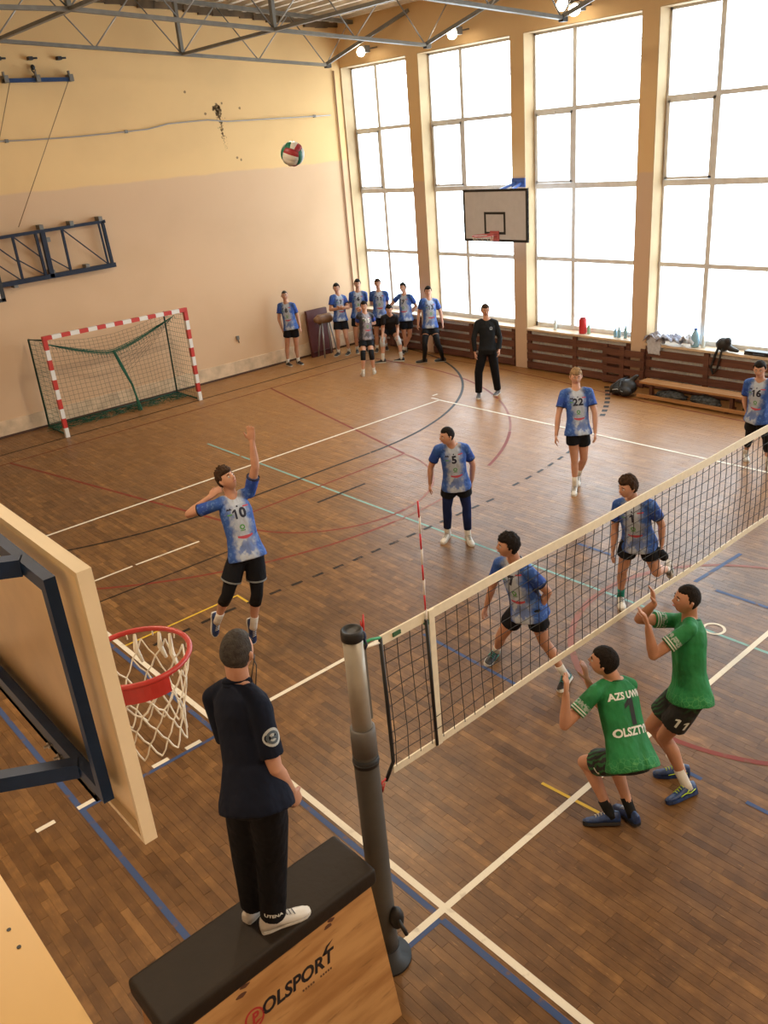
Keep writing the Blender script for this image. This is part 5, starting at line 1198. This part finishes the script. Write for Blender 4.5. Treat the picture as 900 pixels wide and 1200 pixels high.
    # ---------------- hair: scalp shell lifted off the skull with locks
    th = dict(buzz=.006, short=.016, mop=.024, curl=.026, fringe=.018)[hstyle]
    hb = MB(); nu_, nv_ = 56, 36; grid = []; seedv = hash(key) % 97 if False else sum(ord(c) for c in key)
    fr = dict(buzz=.52, short=.50, mop=.44, curl=.42, fringe=.42)[hstyle]
    def limz(p):
        x = p.x; ay = abs(p.y)
        if x > .30: b = fr + .05 * ay
        elif x > .12: b = -.12 + (fr + .12) * (x - .12) / .18
        elif x > -.12: b = -.12 + (.22 if hstyle == 'curl' else .06)
        elif x > -.35: b = -.12 - .42 * (-.12 - x) / .23
        else: b = -.54
        if hstyle == 'curl' and x < -.1: b += .15
        return b
    for i in range(nv_ + 1):
        thh = PI * max(.01, min(.99, i / nv_)); rr_ = []
        for j in range(nu_):
            ph = 2*PI*j/nu_; p = V(math.sin(thh)*math.cos(ph), math.sin(thh)*math.sin(ph), -math.cos(thh))
            mask = p.z - limz(p) + .05 * noise.noise(p * 9)
            k = max(0, min(1, (mask + .03) / .13)); k = k*k*(3-2*k)
            top_ = max(0, p.z) ; tt = th * (.45 + .9 * top_ if hstyle in ('curl', 'fringe') else .75 + .4 * top_)
            nz = noise.noise(p * 7 + V(seedv, 0, 0)) * .45 + noise.noise(p * 16 + V(0, seedv, 0)) * .3
            amt = k * tt * (1 + nz * (1.3 if hstyle in ('mop', 'curl', 'fringe') else .6)) - (1 - k) * .012
            q = V(p.x*.099, p.y*.077, p.z*.118)
            x, y, z = q
            if z < 0:
                u = z / .118; y *= 1 - .30*(-u)**1.3
                if x < 0: x *= 1 - .42*min(1, -u*1.25)
            if x > 0: x *= .95
            q = V(x, y, z) + p * amt
            rr_.append(HC + (hf*q.x + hl*q.y + hu*q.z) * s)
        grid.append(rr_)
    hb.loft(grid, (True, True)); hb.build('hair', HAIR[hair], root)
    # ---------------- shirt
    w = MB(); inf = .014*s
    sp = [(-.13, .202, .166, .0), (-.04, .196, .160, -.002), (.1, .174, .130, -.006), (.3, .156, .114, .004), (.55, .160, .118, .008), (.74, .166, .120, .004), (.87, .152, .104, -.006), (.95, .106, .080, -.012), (1.0, .070, .068, -.014)]
    if long_sleeve: sp[0] = (-.2, .170, .120, -.01)
    sp = [(t, a*s, b*s, o*s) for t, a, b, o in sp]
    w.loft([ring(t, a, b, o, 28) for t, a, b, o in sp])
    for S in 'RL':
        sh, el, wr = J['sh'+S], J['el'+S], J['wr'+S]
        w.tube([neck - up*.04*s - Fc*.012*s, sh.lerp(neck, .45) + up*.008, sh], [.052*s, .056*s, .058*s], 16, roundend=True)
        if long_sleeve: w.tube([sh, sh.lerp(el, .5), el, el.lerp(wr, .4), wr.lerp(el, .03)], [.060*s, .060*s, .054*s, .052*s, .040*s], 16)
        else: w.tube([sh, sh.lerp(el, sleeve*.5), sh.lerp(el, sleeve)], [.058*s, .062*s, .066*s], 18)
    me = bake(w, .0095 if vox < .0075 else .013, 3)
    nv2 = len(me.vertices); tcs = []; sls = []
    for vv in me.vertices:
        r = vv.co - pel; t_ = r.dot(up); l = lat_at(t_/TL); f = l.cross(up); tcs += [r.dot(l)/s, r.dot(f)/s, t_/s]
        best = 0
        for S in 'RL':
            sh, el = J['sh'+S], J['el'+S]; a = el - sh; L = a.length * sleeve if not long_sleeve else a.length; a.normalize(); q = vv.co - sh; k = q.dot(a) / L
            if k > -.2 and (q - a * q.dot(a)).length < .10*s and (abs(r.dot(l)) > .13*s or k > .5 or (vv.co - sh).length < .1): best = max(best, min(1, k + .0))
            # shoulders count as sleeve cloth
        sls.append(max(0, best))
    a = me.attributes.new('tc', 'FLOAT_VECTOR', 'POINT'); a.data.foreach_set('vector', tcs)
    a = me.attributes.new('sl', 'FLOAT', 'POINT'); a.data.foreach_set('value', sls)
    bvh = BVHTree.FromPolygons([v.co.copy() for v in me.vertices], [tuple(p.vertices) for p in me.polygons])
    shirt = put(me, 'jacket' if long_sleeve else 'shirt', top, root)
    # collar ring
    col_m = {id(JER): INK, id(JERD): INKB, id(GRN): mat('collar_green', (.01, .10, .03), .7)}.get(id(top), C_navy if top is C_navy else C_jack)
    w = MB(); cr_ = [neck + up * (-.004*s + .010*s*math.cos(a)) * 1 + lat_at(1)*.064*s*math.cos(a) + Fc*(.066*s*math.sin(a) - .008*s) - up*(.030*s*max(0, math.sin(a))) for a in [2*PI*k/24 for k in range(24)]]
    w.tube(cr_, .0085*s if not long_sleeve and top is not C_navy else .015*s, 6, closed=True); w.build('collar', col_m, root)
    if not long_sleeve and sleeve > .5 and top in (JER,):
        for S in 'RL':
            sh, el = J['sh'+S], J['el'+S]; c = sh.lerp(el, sleeve*.965); d = (el-sh).normalized(); w = MB()
            w.tube([c - d*.006, c + d*.008], .0675*s, 20, cap=False); w.build('cuff', INK, root)
    # prints
    F0 = Fc; Xc = -Lc   # seen from the front, text runs towards the wearer's left = +Lc ... viewer's right
    O = pel + up*TL*.5
    if number is not None and near is not None:
        w = MB(); Xf = Lc; 
        n_h = .10*s
        project(numpoly(number, n_h*1.35, .006), (0, .115*s), bvh, O, Xf, up, Fc, w)
        project(text_polys('7', .03*s) if False else disk_poly(.009*s), (0, .19*s), bvh, O, Xf, up, Fc, w)
        project(([(-.028, -.012), (.026, -.012), (.012, .012), (-.004, .0), (-.014, .010)], [(0, 1, 2, 3, 4)]), (-.085*s, .175*s), bvh, O, Xf, up, Fc, w)
        w.build('number', INK if top is JER else INKW, root)
        w = MB(); project(grid_poly(.06*s, .014*s), (.085*s, .178*s), bvh, O, Xf, up, Fc, w); w.build('chest_strip', INKR, root); w = MB()
        project(grid_poly(.15*s, .034*s, 8, 3, fn=lambda u, v: (u*.15*s, v*.034*s*(1 - abs(u)*.9) + .03*s*u*u*2)), (.01*s, -.125*s), bvh, O, Xf, up, Fc, w)
        w.build('red_print', INKR, root)
        w = MB(); project(disk_poly(.026*s, 16, r0=.55), (.0, -.02*s), bvh, O, Xf, up, Fc, w); project(grid_poly(.05*s, .008*s), (.0, -.055*s), bvh, O, Xf, up, Fc, w)
        project(grid_poly(.045*s, .012*s), (-.09*s, .12*s), bvh, O, Xf, up, Fc, w)
        w.build('green_print', INKG, root)
    if back_print:
        w = MB(); Xb = -Lc; 
        project(numpoly(back_print[1], .27*s, .007), (0, .055*s), bvh, O, Xb, up, -Fc, w); w.build('number', INKB, root)
        w = MB(); project(text_polys(back_print[0], .070*s, bold=.0025, sx=.9), (0, .175*s), bvh, O, Xb, up, -Fc, w); w.build('upper_lettering', INKW, root); w = MB()
        project(text_polys(back_print[2], .082*s, bold=.003, sx=.82), (0, -.085*s), bvh, O, Xb, up, -Fc, w); w.build('lower_lettering', INKW, root)
    # ---------------- bottoms
    bm_ = bmat or C_black
    w = MB()
    w.loft([ring(t, a*s, b*s, o*s, 24) for t, a, b, o in ((-.18, .10, .10, -.012), (-.08, .158, .116, -.012), (.04, .156, .110, -.008), (.14, .148, .102, -.004))])
    cr = pel - up*.10*s
    full = bottom == 'trousers'
    for S in 'RL':
        hp, kn, an = J['hp'+S], J['kn'+S], J['an'+S]
        if full:
            lo = an + (kn - an).normalized() * .015
            w.tube([hp, hp.lerp(kn, .4), kn, kn.lerp(an, .4), lo], [.094*s, .100*s, .086*s, .080*s, .072*s], 18); w.sphere(hp, .090*s, 14, 10)
        else:
            w.tube([hp, hp.lerp(kn, shorts_len*.5), hp.lerp(kn, shorts_len)], [.090*s, .102*s, .106*s], 20); w.sphere(hp, .090*s, 14, 10)
    w.tube([J['hpR'] + V(0,0,-.01), J['hpL'] + V(0,0,-.01)], [.092*s, .092*s], 16, roundend=True)
    me = bake(w, .0105 if vox < .0075 else .014, 3)
    if bm_ is C_gshort:
        a = me.attributes.new('sidef', 'FLOAT', 'POINT'); a.data.foreach_set('value', [min(1, max(0, (abs((v.co - pel).dot(lat_at(0))) - .10) * 12)) for v in me.vertices])
    bvs = BVHTree.FromPolygons([v.co.copy() for v in me.vertices], [tuple(p.vertices) for p in me.polygons])
    put(me, 'trousers' if full else 'shorts', bm_, root)
    J['_bvs'] = bvs
    for S in 'RL':
        hp, kn, an, to = J['hp'+S], J['kn'+S], J['an'+S], J['to'+S]; sd = (an - kn).normalized(); fdir, fup = J['fd'+S], J['fu'+S]
        cbk = -(fdir - sd*fdir.dot(sd)).normalized()*.014*s
        if legwear and not full:
            w = MB(); a0, a1 = legwear[1], legwear[2]
            w.tube([hp.lerp(kn, a0), hp.lerp(kn, .75), kn, kn.lerp(an, .3) + cbk, kn.lerp(an, a1) + cbk*.4], [.084*s, .071*s, .062*s, .062*s, (.052 if a1 < .85 else .042)*s], 18); w.build('leggings', legwear[0], root)
        if kneepad and ((S == 'R' and padR) or (S == 'L' and padL)):
            w = MB(); d1 = (hp - kn).normalized(); w.tube([kn + d1*.11*s, kn + d1*.05*s, kn, kn + sd*.06*s + cbk*.5, kn + sd*.12*s + cbk], [.068*s, .067*s, .066*s, .064*s, .061*s], 18); w.build('knee_pad', kneepad, root)
        if hem_band:
            w = MB(); d1 = (kn - hp).normalized(); c = hp.lerp(kn, shorts_len); w.tube([c - d1*.01, c + d1*.008], .1085*s, 20, cap=False); w.build('hem_band', C_band, root)
        if sock is not None and not full:
            sk = sock if not isinstance(sock, tuple) else sock[0 if S == 'R' else 1]
            w = MB(); top_ = an - sd*sockh*s; w.tube([top_ + (cbk*.5 if sockh > .15 else V(0,0,0)), an - sd*sockh*.5*s, an - sd*.02, an + sd*.03 - fdir*.005], [(.043 if sockh < .2 else .058)*s, (.0405 if sockh < .2 else .050)*s, .040*s, .042*s], 16); w.build('sock', sk, root)
        # shoe: sole and upper along the foot
        def fp(x, y, z): return an + fdir*x*s + fup*z*s + fdir.cross(fup)*y*s
        prof_ = [(-.075, .020), (-.068, .032), (-.03, .038), (.03, .036), (.09, .043), (.14, .046), (.18, .040), (.205, .026), (.213, .012)]
        w = MB(); rings = []
        for x, hw in prof_: rings.append([fp(x, -hw, -.078), fp(x, hw, -.078), fp(x, hw*1.03, -.052 + (.008 if x > .19 else 0)), fp(x, -hw*1.03, -.052 + (.008 if x > .19 else 0))])
        w.loft(rings, sm=False); so = w
        w = MB(); hts = [(-.078, .016, .0), (-.070, .030, .022), (-.03, .038, .030), (.02, .038, .024), (.055, .038, .006), (.09, .041, -.010), (.14, .043, -.020), (.18, .037, -.027), (.205, .024, -.038), (.213, .008, -.048)]
        rings = []
        for x, hw, ht in hts:
            rings.append([fp(x, hw*math.cos(a), -.053 + (ht + .053)*max(0, math.sin(a))**.75) for a in [PI*k/10 for k in range(11)]])
        w.loft(rings); sh_o = w.build('shoe', shoe if not isinstance(shoe, tuple) else shoe[0 if S == 'R' else 1], root)
        so.build('sole', sole or S_sole, sh_o)
        if near:
            w = MB()
            for k in range(4):
                x = .045 + .022*k; z = .016 - .0078*k; w.tube([fp(x, -.022, z - .008), fp(x, 0, z + .004), fp(x + .008, .022, z - .008)], .0032*s, 5)
            w.build('laces', (shoe_trim or (S_sole if shoe not in (S_white,) else S_grey)), sh_o)
            if shoe_trim:
                w = MB()
                for sg in (-1, 1): w.tube([fp(-.05, sg*.036, -.03), fp(.0, sg*.040, -.045), fp(.05, sg*.041, -.035), fp(.10, sg*.044, -.045)], .0042*s, 5); w.tube([fp(.01, sg*.037, -.02), fp(.04, sg*.040, -.038)], .004*s, 5)
                w.build('side_mark', shoe_trim, sh_o)
    J['_root'] = root; J['_bvh'] = bvh; J['_up'] = up; J['_F'] = Fc; J['_L'] = Lc; J['_TL'] = TL; J['_s'] = s; J['hd'] = hd
    return J
G_BACK = None
J5 = person('dark haired player number 5 in blue white jersey and navy leggings standing near the antenna', 'p5', 1.82, look=(-.95, .42, -.12), hair='dark', hstyle='buzz', number='5', vox=.0068, legwear=(C_legn, .45, .78), shorts_len=.50, shoe=S_white, sock=C_sock, sockh=.13)
J22 = person('blond player number 22 walking forward with bare legs behind the net', 'p22', 1.85, look=(-.1, 1, -.12), hair='blond', hstyle='fringe', number='22', vox=.0068, shorts_len=.42, shoe=S_white, sockh=.16, shoe_trim=S_black)
J10 = person('server number 10 in mid jump with one arm stretched up and black knee sleeves', 'p10', 1.85, look=(.85, .55, .62), hair='brown', hstyle='curl', number='10', vox=.0065, legwear=(C_legb, .5, .30), shorts_len=.60, hem_band=True, shoe=S_navy, sockh=.14, skin=1,
      hands={'L': ((.02, -.02, 1), (-.5, -.6, -.2), .12), 'R': ((.6, -.3, .45), (.3, .3, -.5), .35)})
J7 = person('dark haired player 7 crouching behind the left part of the net in black shoes', 'p7', 1.83, look=(-1, .12, .05), hair='dark', hstyle='mop', number='7', vox=.0068, shorts_len=.48, shoe=S_black, sockh=.13, skin=1, shoe_trim=S_teal)
J1 = person('brown haired player 1 behind the net with left foot kicked back and teal sock', 'p1b', 1.83, look=(-.9, .42, -.12), hair='brown', hstyle='mop', number='1', vox=.0068, shorts_len=.48, kneepad=None, shoe=S_white, sock=(C_teal, C_sock), sockh=.13, shoe_trim=S_black)
J16 = person('player number 16 leaning on his knee at the right edge behind the net', 'p16', 1.83, look=(-.55, .8, -.25), hair='dark', hstyle='short', number='16', vox=.0075, legwear=(C_legb, .4, .5), shorts_len=.5, shoe=S_white)
JG1 = person('crouching player 1 in green shirt with lettering on his back in front of the net', 'g1', 1.85, look=(-.85, -.35, .12), hair='dark', hstyle='short', skin=1, top=GRN, vox=.0065, bmat=C_gshort, shorts_len=.62, shoe=S_navy, sole=S_black, sock=C_sockb, sockh=.12, back_print=('AZS UWM', '1', 'OLSZTYN'),
      hands={'L': ((.08, .02, 1), (-.3, .9, .2), .25), 'R': ((-.05, .2, 1), (-.3, .9, .2), .25)})
J11 = person('taller player 11 in green shirt with both hands raised beside the crouching one', 'g11', 1.88, look=(-1, .05, .12), hair='dark', hstyle='buzz', skin=2, top=GRN, vox=.0065, bmat=C_gshort, shorts_len=.66, shoe=S_navy, sole=S_navy, sockh=.15, shoe_trim=S_lime,
      hands={'L': ((-.1, .3, .9), (-.6, .6, .2), .3), 'R': ((-.1, .1, 1), (-.6, .6, .2), .25)})
JR = person('referee in navy polo and black trousers standing on the padded box', 'ref', 1.84, look=(.30, -.75, -.02), hair='grey', hstyle='buzz', skin=1, top=C_navy, sleeve=.80, vox=.0062, bottom='trousers', bmat=C_pant, shoe=S_white)
# green shorts numbers
for J, txt, S in ((JG1, '1', 'L'), (J11, '11', 'L')):
    hp, kn = J['hp'+S], J['kn'+S]; d = (kn - hp).normalized(); cv = -CF
    nrm = (V(cv.x, cv.y, cv.z) - d * d.dot(V(cv.x, cv.y, cv.z))).normalized(); X = d.cross(nrm); Y = nrm.cross(X)
    w = MB(); o = hp.lerp(kn, .42)
    if txt == '1': project(numpoly(txt, .085, .003), (0, 0), J['_bvs'], o, Y, -X, nrm, w)
    else: project(numpoly(txt, .12, .003), (0, 0), J['_bvs'], o, -X, -d, nrm, w)
    w.build('shorts_number', INKW, J['_root'])
# black band of the undershirt at green 1's far shoulder is left to the collar; knee pad held at player 1's hand
kn, hp = J1['knL'], J1['hpL']; 
w = MB(); w.tube([J1['wrL'] + V(-.02, .02, -.09), J1['wrL'] + V(.02, -.02, -.15)], [.055, .05], 12, roundend=True); w.build('knee_pad', C_legb, J1['_root'])
# referee: badge, whistle cord, ankle print
s = JR['_s']; sh, el = JR['shR'], JR['elR']; c = sh.lerp(el, .48); nrm = (V(0, -1, .15)).normalized(); d = (el - sh).normalized(); nrm = (nrm - d * nrm.dot(d)).normalized(); X = nrm.cross(d) * 1.0
w = MB(); project(disk_poly(.046, 20), (0, 0), JR['_bvh'], c, X, -d, nrm, w, lift=.003); w.build('sleeve_badge', mat('badge_grey', (.42, .44, .44), .6), JR['_root'])
w = MB(); project(disk_poly(.033, 16, r0=.6), (0, 0), JR['_bvh'], c, X, -d, nrm, w, lift=.0045); project(grid_poly(.03, .012), (.004, -.002), JR['_bvh'], c, X, -d, nrm, w, lift=.0045); w.build('badge_mark', mat('badge_dark', (.06, .08, .10), .6), JR['_root'])
kn, an = JR['knR'], JR['anR']; d = (an - kn).normalized(); o = kn.lerp(an, .82); nrm = V(-.5, -.85, .1); nrm = (nrm - d*nrm.dot(d)).normalized(); X = (-d).cross(nrm)
w = MB(); project(text_polys('UTENA', .030, bold=.001), (0, 0), JR['_bvs'], o, X, -d, nrm, w); w.build('trouser_print', INKW, JR['_root'])
w = MB(); nk = JR['neck']; hd = JR['hd']
w.tube([nk + V(.02, -.075, .005), hd(.02, -.080, -.045), hd(.085, -.045, -.060), hd(.105, -.01, -.062)], .003, 5); w.tube([hd(.105, -.01, -.062), hd(.07, -.06, -.11), nk + V(.06, -.06, -.02), nk + JR['_F']*.09 + V(0, -.03, -.06)], .003, 5); w.build('whistle_cord', M_black, JR['_root'])
w = MB(); w.tube([hd(.10, .0, -.062), hd(.13, 0, -.066)], .008, 8, roundend=True); w.build('whistle', S_grey, JR['_root'])
w = MB(); w.tube([JR['neck'] + JR['_up']*.0 + JR['_L']*.068*math.cos(a) + JR['_F']*(.07*math.sin(a) - .008) + JR['_up']*(.02 - .03*max(0, math.sin(a))) for a in [2*PI*k/24 for k in range(24)]], .016, 6, closed=True, flat=.5); w.build('polo_collar', C_navy, JR['_root'])

clasp = {'R': (None, (.2, .4, .3), .6), 'L': (None, (-.2, .4, .3), .6)}
kw = dict(vox=.0095, near=False, number='8', shoe=S_black, sole=S_sole, sockh=.10, group=None)
def bk(lab, key, H, **k):
    a = dict(kw); a.update(k); return person(lab, key, H, **a)
bk('reserve player standing alone against the end wall left of the red board', 'bh', 1.86, look=(.1, 1, 0), hair='grey', hstyle='buzz', number='8', shorts_len=.5, skin=1)
bk('reserve player with clasped hands in front of the leather buck', 'ba', 1.85, look=(-.1, 1, -.1), hair='dark', hstyle='short', number='7', shorts_len=.55)
bk('tall reserve player third from the left, behind the libero', 'bb', 1.88, look=(0, 1, -.05), hair='dark', hstyle='short', number='6')
bk('tall reserve player with hands together before the first window', 'bc', 1.88, look=(-.1, 1, -.05), hair='brown', hstyle='short', number='11')
bk('libero in dark jersey with blue sleeves and black knee pads, hands clasped', 'bd', 1.74, look=(-.1, 1, -.15), hair='dark', hstyle='short', top=JERD, kneepad=C_legb, shoe=S_white, sock=C_sock, number='15')
bk('player in black bending forward with hands on his white knee pads', 'be', 1.84, look=(0, 1, -.35), hair='dark', hstyle='short', top=C_dark, number=None, kneepad=C_padw, sockh=.16)
bk('slim reserve player half turned to the right before the first window', 'bf', 1.80, look=(-.5, .85, 0), hair='dark', hstyle='short', number='7')
bk('reserve player 13 with long black leg sleeves at the right of the group', 'bg', 1.86, look=(0, 1, -.05), hair='dark', hstyle='short', number='13', vox=.0085, legwear=(C_legb, .5, .97), shorts_len=.45, sock=C_legb)
JC = bk('coach in black tracksuit standing in front of the window pier', 'coach', 1.86, look=(0, 1, -.1), hair='brown', hstyle='short', skin=1, top=C_jack, number=None, bottom='trousers', bmat=C_pant, long_sleeve=True, shoe=S_grey, vox=.0085)
w = MB(); O = JC['pel'] + JC['_up']*JC['_TL']*.5
project(disk_poly(.03, 12, r0=.5), (.08, .12), JC['_bvh'], O, JC['_L'], JC['_up'], JC['_F'], w); project(grid_poly(.05, .02), (.08, .10), JC['_bvh'], O, JC['_L'], JC['_up'], JC['_F'], w); w.build('chest_logo', mat('logo_grey', (.3, .32, .34), .7), JC['_root'])
